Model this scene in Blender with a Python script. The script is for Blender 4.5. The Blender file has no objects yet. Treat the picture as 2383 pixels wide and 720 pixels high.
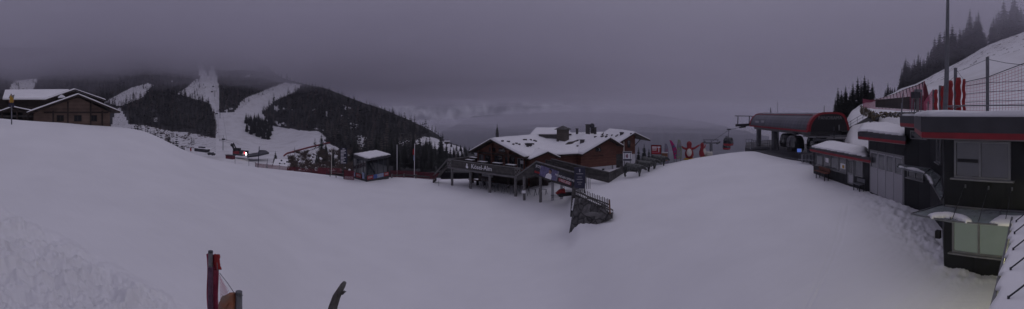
import bpy, bmesh, math, random
import numpy as np
from mathutils import Vector, Matrix, noise
random.seed(7); rng = np.random.default_rng(7)
sc = bpy.context.scene
# ------------------------------------------------------------------ camera (panorama, level)
S = 853.0; CX = 1191.5; CY = 265.0          # photograph pixels per radian, straight ahead, eye level
cd = bpy.data.cameras.new('camera'); cam = bpy.data.objects.new('camera', cd)
sc.collection.objects.link(cam); sc.camera = cam
cam.location = (0, 0, 0); cam.rotation_euler = (math.pi / 2, 0, 0)
cd.type = 'PANO'; cd.panorama_type = 'EQUIRECTANGULAR'
cd.longitude_min = -CX / S; cd.longitude_max = CX / S
cd.latitude_max = CY / S; cd.latitude_min = -(720 - CY) / S
cd.clip_start = 0.05; cd.clip_end = 30000
# ------------------------------------------------------------------ light
w = bpy.data.worlds.new('World'); sc.world = w; w.use_nodes = True
nt = w.node_tree; nt.nodes.clear()
N = nt.nodes.new; L = nt.links.new
out = N('ShaderNodeOutputWorld'); bg = N('ShaderNodeBackground'); L(bg.outputs[0], out.inputs[0])
sky = N('ShaderNodeTexSky'); sky.sky_type = 'NISHITA'; sky.sun_disc = False
SUN_EL, SUN_AZ = 48, 60
sky.sun_elevation = math.radians(SUN_EL); sky.sun_rotation = math.radians(SUN_AZ)
tc = N('ShaderNodeTexCoord'); sep = N('ShaderNodeSeparateXYZ'); L(tc.outputs['Generated'], sep.inputs[0])
ramp = N('ShaderNodeValToRGB'); cr = ramp.color_ramp
mr = N('ShaderNodeMapRange'); mr.inputs[1].default_value = -0.1; mr.inputs[2].default_value = 1.0
# cloud deck: slow noise shifts the bands a little
mp = N('ShaderNodeMapping'); mp.inputs['Scale'].default_value = (1.2, 1.2, 4.0); L(tc.outputs['Generated'], mp.inputs[0])
nz = N('ShaderNodeTexNoise'); nz.inputs['Scale'].default_value = 1.6; nz.inputs['Detail'].default_value = 5; L(mp.outputs[0], nz.inputs['Vector'])
ma = N('ShaderNodeMath'); ma.operation = 'MULTIPLY_ADD'; L(nz.outputs[0], ma.inputs[0]); ma.inputs[1].default_value = 0.24; 
sb = N('ShaderNodeMath'); sb.operation = 'SUBTRACT'; L(sep.outputs[2], sb.inputs[0]); sb.inputs[1].default_value = 0.12
L(sb.outputs[0], ma.inputs[2]); L(ma.outputs[0], mr.inputs[0]); L(mr.outputs[0], ramp.inputs[0])
el = cr.elements
el[0].position = 0.0; el[0].color = (0.085, 0.081, 0.105, 1)
el[1].position = 1.0; el[1].color = (0.37, 0.352, 0.455, 1)
for p, c in ((0.12, (0.105, 0.099, 0.125, 1)), (0.22, (0.130, 0.122, 0.152, 1)), (0.42, (0.20, 0.188, 0.242, 1)), (0.70, (0.32, 0.305, 0.395, 1))):
    e = el.new(p); e.color = c
# brighter cloud towards the right-hand side of the view
dx = N('ShaderNodeMapRange'); dx.inputs[1].default_value = -0.7; dx.inputs[2].default_value = 1.0
dx.inputs[3].default_value = 0.86; dx.inputs[4].default_value = 1.22; L(sep.outputs[0], dx.inputs[0])
vm = N('ShaderNodeVectorMath'); vm.operation = 'SCALE'; L(ramp.outputs[0], vm.inputs[0]); L(dx.outputs[0], vm.inputs['Scale'])
sv = N('ShaderNodeVectorMath'); sv.operation = 'SCALE'; L(sky.outputs[0], sv.inputs[0]); sv.inputs['Scale'].default_value = 0.003
av = N('ShaderNodeVectorMath'); av.operation = 'ADD'; L(vm.outputs[0], av.inputs[0]); L(sv.outputs[0], av.inputs[1])
L(av.outputs[0], bg.inputs[0]); bg.inputs[1].default_value = 1.0
sd = bpy.data.lights.new('sun', 'SUN'); so = bpy.data.objects.new('sun', sd); sc.collection.objects.link(so)
sd.energy = 0.27; sd.angle = math.radians(40); sd.color = (1.0, 0.96, 1.0)
so.rotation_euler = (math.radians(90 - SUN_EL), 0, math.radians(180 - SUN_AZ)); so.location = (0, 0, 30)
sc.view_settings.view_transform = 'Standard'; sc.view_settings.look = 'None'
sc.view_settings.exposure = 0; sc.view_settings.gamma = 1; sc.view_settings.use_curve_mapping = False
sc.cycles.volume_bounces = 1; sc.cycles.max_bounces = 4; sc.cycles.transparent_max_bounces = 10
# ------------------------------------------------------------------ helpers
def az(px): return (px - CX) / S
def pos(px, r, z): a = az(px); return Vector((r * math.sin(a), r * math.cos(a), z))
def at(px, py, r): return pos(px, r, r * math.tan((CY - py) / S))
LOC = {}
def lin(o):
    sc.collection.objects.link(o); return o
def tag(o, label=None, cat=None, group=None, kind=None):
    if label: o['label'] = label
    if cat: o['category'] = cat
    if group: o['group'] = group
    if kind: o['kind'] = kind
    return o
def thing(name, loc, label, cat, group=None, rz=0.0):
    o = lin(bpy.data.objects.new(name, None)); o.location = loc; o.rotation_euler.z = rz; o.empty_display_size = 0.3
    LOC[o.name] = Vector(loc); return tag(o, label, cat, group)
class MB:
    def __init__(s): s.v = []; s.f = []; s.m = []
    def add(s, vs, fs, m=0):
        b = len(s.v); s.v += [Vector(v) for v in vs]
        for f in fs: s.f.append([b + i for i in f]); s.m.append(m)
        return s
    def box(s, c, size, rz=0.0, m=0, tilt=None):
        R = Matrix.Rotation(rz, 3, 'Z')
        if tilt is not None: R = R @ tilt
        h = [Vector((x * size[0] / 2, y * size[1] / 2, z * size[2] / 2)) for z in (-1, 1) for x, y in ((-1, -1), (1, -1), (1, 1), (-1, 1))]
        return s.add([Vector(c) + R @ q for q in h], [(0, 3, 2, 1), (4, 5, 6, 7), (0, 1, 5, 4), (1, 2, 6, 5), (2, 3, 7, 6), (3, 0, 4, 7)], m)
    def bar(s, a, b, wd, ht, m=0, up=(0, 0, 1)):       # square bar between two points
        a = Vector(a); b = Vector(b); d = (b - a).normalized(); up = Vector(up)
        if abs(d.dot(up)) > 0.98: up = Vector((1, 0, 0))
        x = d.cross(up).normalized() * wd / 2; y = x.cross(d).normalized() * ht / 2
        vs = [p + q for p in (a, b) for q in (-x - y, x - y, x + y, -x + y)]
        return s.add(vs, [(0, 1, 2, 3)[::-1], (4, 5, 6, 7), (0, 1, 5, 4), (1, 2, 6, 5), (2, 3, 7, 6), (3, 0, 4, 7)], m)
    def tube(s, pts, rad, n=8, m=0, cap=True):
        pts = [Vector(p) for p in pts]; rr = rad if isinstance(rad, (list, tuple)) else [rad] * len(pts)
        b = len(s.v); dr_ = [(q - p).normalized() for p, q in zip(pts, pts[1:])]
        u = max((Vector((0, 0, 1)), Vector((1, 0, 0)), Vector((0, 1, 0))), key=lambda w_: min(1 - abs(d_.dot(w_)) for d_ in dr_))
        for i, p in enumerate(pts):
            d = (pts[min(i + 1, len(pts) - 1)] - pts[max(i - 1, 0)]).normalized()
            x = d.cross(u).normalized(); y = d.cross(x)
            for k in range(n):
                t = 2 * math.pi * k / n; s.v.append(p + (x * math.cos(t) + y * math.sin(t)) * rr[i])
        for i in range(len(pts) - 1):
            for k in range(n):
                s.f.append([b + i * n + k, b + i * n + (k + 1) % n, b + (i + 1) * n + (k + 1) % n, b + (i + 1) * n + k]); s.m.append(m)
        if cap:
            s.f.append([b + k for k in range(n)][::-1]); s.m.append(m)
            s.f.append([b + (len(pts) - 1) * n + k for k in range(n)]); s.m.append(m)
        return s
    def prism(s, poly, z0, z1, m=0):                  # plan polygon extruded; z1 may be a list
        n = len(poly); zt = z1 if isinstance(z1, (list, tuple)) else [z1] * n; zb = z0 if isinstance(z0, (list, tuple)) else [z0] * n
        ar = sum(poly[i][0] * poly[(i + 1) % n][1] - poly[(i + 1) % n][0] * poly[i][1] for i in range(n))
        if ar < 0: poly = poly[::-1]; zt = zt[::-1]; zb = zb[::-1]
        vs = [(p[0], p[1], zb[i]) for i, p in enumerate(poly)] + [(p[0], p[1], zt[i]) for i, p in enumerate(poly)]
        return s.add(vs, [list(range(n))[::-1], [n + i for i in range(n)]] + [(i, (i + 1) % n, n + (i + 1) % n, n + i) for i in range(n)], m)
    def slab(s, quad, t, m=0):                        # polygon in 3D given thickness downwards
        n = len(quad); q = [Vector(p) for p in quad]; d = Vector((0, 0, t))
        return s.add(q + [p - d for p in q], [list(range(n)), [n + i for i in range(n)][::-1]] + [(i, n + i, n + (i + 1) % n, (i + 1) % n) for i in range(n)], m)
    def panel(s, poly, nrm, t, m=0):                  # upright polygon given thickness t along -nrm
        n = len(poly); q = [Vector(p) for p in poly]; d = Vector(nrm).normalized() * t
        return s.add(q + [p - d for p in q], [list(range(n)), [n + i for i in range(n)][::-1]] + [(i, n + i, n + (i + 1) % n, (i + 1) % n) for i in range(n)], m)
    def ball(s, c, rad, nu=12, nv=8, m=0):
        r3 = rad if isinstance(rad, (list, tuple)) else (rad,) * 3; b = len(s.v); c = Vector(c)
        for j in range(nv + 1):
            ph = math.pi * j / nv
            for i in range(nu):
                t = 2 * math.pi * i / nu
                s.v.append(c + Vector((r3[0] * math.sin(ph) * math.cos(t), r3[1] * math.sin(ph) * math.sin(t), r3[2] * math.cos(ph))))
        for j in range(nv):
            for i in range(nu):
                s.f.append([b + j * nu + i, b + (j + 1) * nu + i, b + (j + 1) * nu + (i + 1) % nu, b + j * nu + (i + 1) % nu]); s.m.append(m)
        return s
    def build(s, name, mats, parent=None, smooth=False, origin=None, bevel=0):
        if not isinstance(mats, (list, tuple)): mats = [mats]
        if parent is not None:
            root = LOC[parent.name]; off = root
        else:
            if origin is None:
                zs = min(v.z for v in s.v); xs = [v.x for v in s.v]; ys = [v.y for v in s.v]
                origin = Vector(((min(xs) + max(xs)) / 2, (min(ys) + max(ys)) / 2, zs))
            off = Vector(origin)
        me = bpy.data.meshes.new(name); me.from_pydata([tuple(v - off) for v in s.v], [], s.f)
        for m in mats: me.materials.append(m)
        for p, m in zip(me.polygons, s.m): p.material_index = m; p.use_smooth = smooth
        bm = bmesh.new(); bm.from_mesh(me); bmesh.ops.recalc_face_normals(bm, faces=bm.faces); bm.to_mesh(me); bm.free()
        o = lin(bpy.data.objects.new(name, me))
        if parent is not None: o.parent = parent
        else: o.location = off
        if bevel:
            b = o.modifiers.new('bevel', 'BEVEL'); b.width = bevel; b.segments = 2; b.limit_method = 'ANGLE'
        LOC[o.name] = off; return o
def text(name, s, size, p, xdir, up, mat, parent, depth=0.01, align='CENTER'):
    c = bpy.data.curves.new('txt', 'FONT'); c.body = s; c.size = size; c.extrude = depth; c.align_x = align; c.align_y = 'CENTER'; c.resolution_u = 2
    t = bpy.data.objects.new('txt', c); me = bpy.data.meshes.new_from_object(t); bpy.data.objects.remove(t); me.name = name
    x = Vector(xdir).normalized(); u = Vector(up).normalized(); z = x.cross(u)
    M = Matrix((x, u, z)).transposed().to_4x4(); M.translation = Vector(p) - LOC[parent.name]
    me.transform(M); me.materials.clear(); me.materials.append(mat)
    o = lin(bpy.data.objects.new(name, me)); o.parent = parent; LOC[o.name] = LOC[parent.name]; return o
def join_meshes(objs):
    """merge text meshes into the first object"""
    a = objs[0]; bm = bmesh.new()
    for o in objs: bm.from_mesh(o.data)
    bm.to_mesh(a.data); bm.free()
    for o in objs[1:]: bpy.data.objects.remove(o)
    return a
# ------------------------------------------------------------------ materials
def mat(name, col, rough=0.7, metal=0.0, var=0.15, scale=3.0, bump=0.0, bscale=20.0, col2=None, stretch=(1, 1, 1), wave=None, emit=None, spec=0.5, thr=None):
    m = bpy.data.materials.new(name); m.use_nodes = True; t = m.node_tree; b = t.nodes['Principled BSDF']
    b.inputs['Roughness'].default_value = rough; b.inputs['Metallic'].default_value = metal; b.inputs['Specular IOR Level'].default_value = spec
    c1 = tuple(col) + (1,); c2 = tuple(col2) + (1,) if col2 else tuple(max(0, c * (1 - var)) for c in col) + (1,)
    tcn = t.nodes.new('ShaderNodeTexCoord'); mpn = t.nodes.new('ShaderNodeMapping'); mpn.inputs['Scale'].default_value = stretch
    t.links.new(tcn.outputs['Object'], mpn.inputs[0])
    n = t.nodes.new('ShaderNodeTexNoise'); n.inputs['Scale'].default_value = scale; n.inputs['Detail'].default_value = 6
    t.links.new(mpn.outputs[0], n.inputs['Vector'])
    r = t.nodes.new('ShaderNodeValToRGB'); r.color_ramp.elements[0].color = c1; r.color_ramp.elements[1].color = c2
    lo, hi = thr or (0.35, 0.65); r.color_ramp.elements[0].position = lo; r.color_ramp.elements[1].position = hi
    t.links.new(n.outputs[0], r.inputs[0]); csock = r.outputs[0]; hsock = None
    if wave:                                           # planks / ribs: (axis, spacing in metres, darkness of the joint)
        sx = t.nodes.new('ShaderNodeSeparateXYZ'); t.links.new(tcn.outputs['Object'], sx.inputs[0])
        mm = t.nodes.new('ShaderNodeMath'); mm.operation = 'DIVIDE'; mm.inputs[1].default_value = wave[1]
        if wave[0] in 'XYZ': t.links.new(sx.outputs['XYZ'.index(wave[0])], mm.inputs[0])
        else:                                          # 'D': along the horizontal direction wave[3]
            dt = t.nodes.new('ShaderNodeVectorMath'); dt.operation = 'DOT_PRODUCT'; dt.inputs[1].default_value = wave[3]
            t.links.new(tcn.outputs['Object'], dt.inputs[0]); t.links.new(dt.outputs['Value'], mm.inputs[0])
        fr = t.nodes.new('ShaderNodeMath'); fr.operation = 'FRACT'; t.links.new(mm.outputs[0], fr.inputs[0])
        fl = t.nodes.new('ShaderNodeMath'); fl.operation = 'FLOOR'; t.links.new(mm.outputs[0], fl.inputs[0])
        wn = t.nodes.new('ShaderNodeTexWhiteNoise'); wn.noise_dimensions = '1D'; t.links.new(fl.outputs[0], wn.inputs['W'])
        rr = t.nodes.new('ShaderNodeValToRGB'); rr.color_ramp.elements[0].color = (0, 0, 0, 1); rr.color_ramp.elements[0].position = 0.02
        rr.color_ramp.elements[1].color = (1, 1, 1, 1); rr.color_ramp.elements[1].position = 0.14; t.links.new(fr.outputs[0], rr.inputs[0])
        f1 = t.nodes.new('ShaderNodeMapRange'); f1.inputs[3].default_value = 1 - wave[2]; t.links.new(rr.outputs[0], f1.inputs[0])
        f2 = t.nodes.new('ShaderNodeMapRange'); f2.inputs[3].default_value = 0.78; f2.inputs[4].default_value = 1.15; t.links.new(wn.outputs[0], f2.inputs[0])
        f3 = t.nodes.new('ShaderNodeMath'); f3.operation = 'MULTIPLY'; t.links.new(f1.outputs[0], f3.inputs[0]); t.links.new(f2.outputs[0], f3.inputs[1])
        vs = t.nodes.new('ShaderNodeVectorMath'); vs.operation = 'SCALE'; t.links.new(csock, vs.inputs[0]); t.links.new(f3.outputs[0], vs.inputs['Scale'])
        csock = vs.outputs[0]; hsock = rr.outputs[0]
    t.links.new(csock, b.inputs['Base Color'])
    if bump or hsock is not None:
        bp = t.nodes.new('ShaderNodeBump'); bp.inputs['Strength'].default_value = bump or 0.4; bp.inputs['Distance'].default_value = 0.03
        if hsock is not None: t.links.new(hsock, bp.inputs['Height'])
        else:
            n2 = t.nodes.new('ShaderNodeTexNoise'); n2.inputs['Scale'].default_value = bscale; n2.inputs['Detail'].default_value = 8
            t.links.new(tcn.outputs['Object'], n2.inputs['Vector']); t.links.new(n2.outputs[0], bp.inputs['Height'])
        t.links.new(bp.outputs[0], b.inputs['Normal'])
    if emit:
        b.inputs['Emission Color'].default_value = tuple(emit[0]) + (1,); b.inputs['Emission Strength'].default_value = emit[1]
    return m
SNOW = mat('snow', (0.80, 0.80, 0.815), 0.6, var=0.05, scale=0.25, bump=0.25, bscale=9, spec=0.3)
SNOWR = mat('roof_snow', (0.82, 0.82, 0.83), 0.6, var=0.05, scale=0.8, bump=0.5, bscale=3, spec=0.3)
HILL = mat('hill_snow', (0.76, 0.76, 0.77), 0.7, scale=0.09, col2=(0.60, 0.59, 0.58), bump=0.0, thr=(0.45, 0.8))
SCRUB = mat('scrubby_snow', (0.72, 0.72, 0.73), 0.8, scale=0.35, col2=(0.30, 0.29, 0.28), thr=(0.50, 0.75))
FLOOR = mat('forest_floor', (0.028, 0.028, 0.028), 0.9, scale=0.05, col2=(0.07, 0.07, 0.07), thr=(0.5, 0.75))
FARM = mat('far_mountain', (0.62, 0.62, 0.64), 0.9, scale=0.0013, col2=(0.03, 0.035, 0.045), thr=(0.36, 0.62), stretch=(2, 2, 0.8))
FARF = mat('far_forest', (0.028, 0.034, 0.042), 0.9, scale=0.01, var=0.5)
NEEDLE = mat('spruce_needles', (0.030, 0.034, 0.030), 0.85, scale=1.2, col2=(0.042, 0.045, 0.041), spec=0.2)
NEEDLE_FROST = mat('frosted_needles', (0.045, 0.05, 0.047), 0.85, scale=1.5, col2=(0.16, 0.16, 0.165), thr=(0.5, 0.75), spec=0.2)
LARCH = mat('larch_twigs', (0.075, 0.060, 0.050), 0.9, scale=2, col2=(0.11, 0.095, 0.085))
BARK = mat('bark', (0.07, 0.055, 0.045), 0.95, scale=4, var=0.5)
SHRUB = mat('bare_shrub_twigs', (0.10, 0.075, 0.062), 0.9, scale=2, var=0.4)
GRASS = mat('dry_grass', (0.16, 0.13, 0.08), 0.95, scale=3, var=0.4)
ANTH = mat('anthracite_cladding', (0.024, 0.026, 0.029), 0.62, scale=1.2, var=0.25, wave=('Y', 1.15, 0.35), spec=0.3)
ANTHF = mat('anthracite_fascia', (0.042, 0.042, 0.050), 0.5, scale=1.5, var=0.3)
REDM = mat('red_painted_trim', (0.29, 0.010, 0.020), 0.45, var=0.25, scale=2)
GREYF = mat('grey_window_frame', (0.22, 0.22, 0.225), 0.5, var=0.15)
GREYD = mat('light_grey_door', (0.36, 0.355, 0.38), 0.5, var=0.08, scale=1)
STEEL = mat('galvanised_steel', (0.17, 0.175, 0.19), 0.45, metal=0.35, var=0.25, scale=5)
DSTEEL = mat('dark_steel', (0.05, 0.052, 0.06), 0.5, metal=0.3, var=0.25)
BLACK = mat('black_rubber', (0.015, 0.015, 0.017), 0.7, var=0.2)
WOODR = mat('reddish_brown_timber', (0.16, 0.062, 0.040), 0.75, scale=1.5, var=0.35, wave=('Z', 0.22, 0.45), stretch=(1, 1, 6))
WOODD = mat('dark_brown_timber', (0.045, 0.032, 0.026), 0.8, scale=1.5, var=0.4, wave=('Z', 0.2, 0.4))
WOODG = mat('weathered_grey_timber', (0.085, 0.080, 0.076), 0.85, scale=2, var=0.4, wave=('Z', 0.24, 0.45))
WOODP = mat('pale_grey_timber_post', (0.17, 0.165, 0.165), 0.8, scale=3, var=0.3)
WOODB = mat('brown_log_wall', (0.17, 0.115, 0.088), 0.8, scale=1.0, var=0.35, wave=('Z', 0.26, 0.35))
WHITE = mat('white_render', (0.62, 0.62, 0.64), 0.8, var=0.1)
WPAINT = mat('white_paint', (0.78, 0.78, 0.80), 0.6, var=0.03)
REDN = mat('red_netting', (0.17, 0.025, 0.04), 0.8, var=0.3)
PINKN = mat('pink_netting', (0.46, 0.10, 0.17), 0.8, var=0.2)
REDP = mat('red_pad', (0.33, 0.016, 0.018), 0.6, scale=3, var=0.35, bump=0.5, bscale=6)
MAGP = mat('magenta_pad', (0.27, 0.02, 0.06), 0.6, scale=6, var=0.35, bump=0.5, bscale=6)
ORANGE = mat('faded_orange_pad', (0.30, 0.10, 0.05), 0.7, scale=6, col2=(0.22, 0.16, 0.12), bump=1.0, bscale=12)
STONE = mat('stone_masonry', (0.13, 0.125, 0.125), 0.85, scale=2.5, var=0.5, bump=1, bscale=8)
_t = STONE.node_tree; _v = _t.nodes.new('ShaderNodeTexVoronoi'); _v.feature = 'DISTANCE_TO_EDGE'; _v.inputs['Scale'].default_value = 1.25
_c = _t.nodes.new('ShaderNodeTexCoord'); _t.links.new(_c.outputs['Object'], _v.inputs['Vector'])
_m = _t.nodes.new('ShaderNodeMapRange'); _m.inputs[1].default_value = 0.0; _m.inputs[2].default_value = 0.09; _m.inputs[3].default_value = 0.25; _t.links.new(_v.outputs['Distance'], _m.inputs[0])
_v2 = _t.nodes.new('ShaderNodeTexVoronoi'); _v2.inputs['Scale'].default_value = 1.25; _t.links.new(_c.outputs['Object'], _v2.inputs['Vector'])
_s = _t.nodes.new('ShaderNodeSeparateColor'); _t.links.new(_v2.outputs['Color'], _s.inputs[0]); _m2 = _t.nodes.new('ShaderNodeMapRange'); _m2.inputs[3].default_value = 0.55; _m2.inputs[4].default_value = 1.4; _t.links.new(_s.outputs[0], _m2.inputs[0])
_x = _t.nodes.new('ShaderNodeMath'); _x.operation = 'MULTIPLY'; _t.links.new(_m.outputs[0], _x.inputs[0]); _t.links.new(_m2.outputs[0], _x.inputs[1])
_b = _t.nodes['Principled BSDF']; _l = _b.inputs['Base Color'].links[0].from_socket; _vs = _t.nodes.new('ShaderNodeVectorMath'); _vs.operation = 'SCALE'; _t.links.new(_l, _vs.inputs[0]); _t.links.new(_x.outputs[0], _vs.inputs['Scale']); _t.links.new(_vs.outputs[0], _b.inputs['Base Color'])
PLAT = mat('dark_platform_mats', (0.045, 0.045, 0.052), 0.7, scale=0.6, col2=(0.085, 0.085, 0.095), wave=('X', 1.2, 0.3))
NAVY = mat('navy_sign_face', (0.022, 0.022, 0.05), 0.5, var=0.1)
BLUE = mat('blue_sign_face', (0.04, 0.10, 0.32), 0.5, var=0.1)
PALEB = mat('pale_blue_advert', (0.28, 0.34, 0.50), 0.5, scale=4, var=0.3)
GREEN = mat('pale_green_flag', (0.20, 0.25, 0.16), 0.7, scale=2, col2=(0.25, 0.20, 0.23))
MAGEN = mat('magenta_flag', (0.42, 0.02, 0.16), 0.7, var=0.2)
GREYFL = mat('grey_flag', (0.20, 0.19, 0.24), 0.7, var=0.1)
YELL = mat('yellow_paint', (0.45, 0.27, 0.02), 0.6, var=0.2)
REDI = mat('red_inflatable_fabric', (0.25, 0.010, 0.018), 0.5, var=0.2, scale=1.5)
CREAM = mat('cream_fabric', (0.55, 0.53, 0.47), 0.6, var=0.1)
SKIN = mat('printed_skin_tone', (0.30, 0.17, 0.13), 0.6)
VIOLET = mat('printed_violet_grey', (0.16, 0.15, 0.27), 0.6, scale=3, col2=(0.08, 0.07, 0.16))
COWM = mat('patinated_grey_metal', (0.032, 0.034, 0.033), 0.55, metal=0.2, scale=7, col2=(0.10, 0.105, 0.10), thr=(0.45, 0.6))
TILE = mat('grey_shingles', (0.09, 0.085, 0.085), 0.8, var=0.4, scale=5)
SHELL = mat('ribbed_station_roof', (0.085, 0.085, 0.105), 0.35, var=0.15, scale=0.5, wave=('D', 0.95, 0.55, (0.341, 0.940, 0)))
SHELLG = mat('station_underside_grey', (0.16, 0.165, 0.17), 0.5, var=0.15)
SCREEN = mat('lit_blue_screen', (0.05, 0.08, 0.3), 0.4, emit=((0.12, 0.22, 0.75), 0.45))
LAMPW = mat('lit_white_headlamp', (1, 1, 1), 0.4, emit=((1, 1, 1), 6))
LAMPR = mat('lit_red_lamp', (1, 0.1, 0.1), 0.4, emit=((1, 0.02, 0.08), 0.9))
LAMPY = mat('lit_yellow_lamp', (1, 0.9, 0.5), 0.4, emit=((1.0, 0.92, 0.55), 1.5))
LITW = mat('frosted_lit_pane', (0.15, 0.17, 0.16), 0.35, scale=1.5, var=0.1, emit=((0.55, 0.68, 0.58), 0.075))
def glass(name, col, rough=0.06):
    m = mat(name, col, rough, var=0.2, scale=0.8, spec=0.9); return m
PANE = glass('dark_window_pane', (0.030, 0.034, 0.038))
PANEG = glass('grey_pane_painted_reflection', (0.11, 0.115, 0.125))  # grey base lifted to paint a pale reflection into the panes
def clear_glass(name, tint, fac):
    m = bpy.data.materials.new(name); m.use_nodes = True; t = m.node_tree; b = t.nodes['Principled BSDF']
    b.inputs['Base Color'].default_value = tuple(tint) + (1,); b.inputs['Roughness'].default_value = 0.15
    tr = t.nodes.new('ShaderNodeBsdfTransparent'); tr.inputs[0].default_value = (0.80, 0.88, 0.86, 1)
    mx = t.nodes.new('ShaderNodeMixShader'); 
    n = t.nodes.new('ShaderNodeTexNoise'); n.inputs['Scale'].default_value = 1.5; n.inputs['Detail'].default_value = 6
    r = t.nodes.new('ShaderNodeMapRange'); r.inputs[1].default_value = 0.35; r.inputs[2].default_value = 0.7; r.inputs[3].default_value = fac - 0.12; r.inputs[4].default_value = fac + 0.25
    tcn = t.nodes.new('ShaderNodeTexCoord'); t.links.new(tcn.outputs['Object'], n.inputs['Vector']); t.links.new(n.outputs[0], r.inputs[0])
    t.links.new(r.outputs[0], mx.inputs[0]); t.links.new(tr.outputs[0], mx.inputs[1]); t.links.new(b.outputs[0], mx.inputs[2])
    t.links.new(mx.outputs[0], t.nodes['Material Output'].inputs[0]); return m
CANG = clear_glass('frosty_canopy_glass', (0.42, 0.46, 0.46), 0.58)
def volume(name, col, dens, aniso=0.0):
    m = bpy.data.materials.new(name); m.use_nodes = True; t = m.node_tree; t.nodes.remove(t.nodes['Principled BSDF'])
    v = t.nodes.new('ShaderNodeVolumePrincipled'); v.inputs['Color'].default_value = tuple(col) + (1,); v.inputs['Density'].default_value = dens
    v.inputs['Anisotropy'].default_value = aniso; v.inputs['Density Attribute'].default_value = ''; v.inputs['Temperature Attribute'].default_value = ''; m.cycles.homogeneous_volume = True
    t.links.new(v.outputs[0], t.nodes['Material Output'].inputs['Volume']); return m

# ================================================================== SETTING: terrain
RS = [1.5, 5, 9, 13, 17, 21, 25, 30, 34, 38, 44, 50, 56, 62, 70, 85, 110, 150, 220]
def prof(pairs, tail):
    """pairs: (row in the photo, distance) of the visible snow; tail: (distance, height) beyond the crest"""
    pr = sorted((r, -r * math.tan((py - CY) / S)) for py, r in pairs) + list(tail)
    return np.interp(RS, [p[0] for p in pr], [p[1] for p in pr])
def drop(r0, z0): return [(r0 + 9, z0 - 2.2), (r0 + 25, z0 - 9), (r0 + 50, z0 - 22), (220, -75)]
def flat(z): return [(60, z), (85, z - 2), (220, z - 20)]
COLS = {
 -60: prof([(720, 7.5), (600, 10.5), (480, 15.5), (380, 25), (320, 35), (266, 44)], [(60, -1.2), (80, -3), (110, -12), (220, -70)]),
 0: prof([(720, 8), (600, 11), (480, 16), (380, 26), (318, 36), (270, 45)], [(60, -1.3), (80, -3), (110, -12), (220, -70)]),
 250: prof([(720, 8.4), (600, 12), (480, 18), (380, 29), (320, 39), (288, 46)], [(60, -2.4), (80, -4), (110, -13), (220, -70)]),
 350: prof([(720, 8.8), (600, 12.5), (480, 20), (380, 33), (330, 43), (296, 50)], [(62, -3), (85, -8), (110, -18), (220, -72)]),
 400: prof([(720, 9), (600, 12.8), (480, 21), (390, 34), (329, 50)], drop(50, -3.8)),
 440: prof([(720, 9.2), (600, 13), (480, 22), (400, 36), (352, 53)], drop(53, -5.4)),
 500: prof([(720, 9.6), (600, 13.7), (480, 24), (430, 32), (367, 56)], drop(56, -6.7)),
 600: prof([(720, 12), (600, 17.5), (480, 29), (430, 39), (385, 60)], drop(60, -8.5)),
 700: prof([(720, 15), (600, 22), (480, 36), (430, 46), (394, 62)], drop(62, -9.4)),
 800: prof([(720, 16.3), (600, 23.8), (480, 38), (430, 50), (406, 60)], drop(60, -10.0)),
 860: prof([(720, 17), (600, 24.5), (480, 39), (430, 50), (415, 56), (409, 61)], drop(61, -10.4)),
 950: prof([(720, 17.6), (600, 25.4), (480, 40), (430, 52), (404, 62)], drop(62, -10.3)),
 1000: prof([(720, 18), (600, 26), (480, 41), (427, 54.5)], drop(64, -10.6)),
 1200: prof([(720, 18), (600, 26), (540, 32), (464, 45)], [(60, -10.8), (72, -12), (90, -20), (220, -75)]),
 1322: prof([(720, 17.2), (600, 24.5), (541, 31)], [(38, -10.5), (44, -10.0), (50, -9.6), (62, -9.4), (72, -12), (90, -20), (220, -75)]),
 1345: prof([(720, 16.8), (600, 23.8), (540, 28.6)], [(29.6, -9.2), (30.6, -8.3), (40, -8.2), (50, -8.6), (62, -8.9), (72, -12), (90, -20), (220, -75)]),
 1425: prof([(720, 15.4), (600, 21.3), (506, 28.2), (430, 41), (405, 50)], [(62, -8.9), (72, -12), (90, -20), (220, -75)]),
 1465: prof([(720, 14.8), (600, 20.5), (480, 31), (411, 45), (398, 50)], [(60, -8.3), (70, -10), (90, -20), (220, -75)]),
 1530: prof([(720, 14), (600, 19.3), (480, 29.7), (420, 40), (384, 50.5)], drop(53, -7.4)),
 1600: prof([(720, 13), (600, 18), (480, 28), (430, 36), (400, 44), (359, 57)], drop(58, -6.9)),
 1680: prof([(720, 12.2), (600, 16.9), (480, 26.6), (430, 34), (393, 44), (349, 58)], drop(58, -6.3)),
 1740: prof([(720, 11.5), (600, 16), (480, 25.5), (430, 33), (398, 40), (341, 57)], [(60, -6.0), (75, -7), (95, -12), (220, -60)]),
 1780: prof([(720, 11.2), (600, 15.7), (480, 25.2), (430, 32.4), (400, 38), (362, 48.5)], [(54, -5.95), (75, -6.2), (95, -10), (220, -50)]),
 1900: prof([(720, 10.5), (600, 15), (480, 24), (430, 31), (396, 37)], flat(-6.0)),
 2100: prof([(720, 10), (600, 14.3), (480, 22.8)], flat(-5.9)),
 2300: prof([(720, 10), (645, 12.4)], flat(-5.9)),
 2600: prof([(720, 10), (645, 12.4)], flat(-5.9)),
}
cks = sorted(COLS); ctab = np.array([COLS[k] for k in cks])
TPX = np.arange(-60, 2601, 6.0); TR = np.geomspace(1.5, 220, 150)
_T = np.array([[np.interp(np.log(r), np.log(RS), ctab[k]) for r in TR] for k in range(len(cks))])
_T = np.array([np.interp(TPX, cks, _T[:, j]) for j in range(len(TR))]).T
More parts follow.
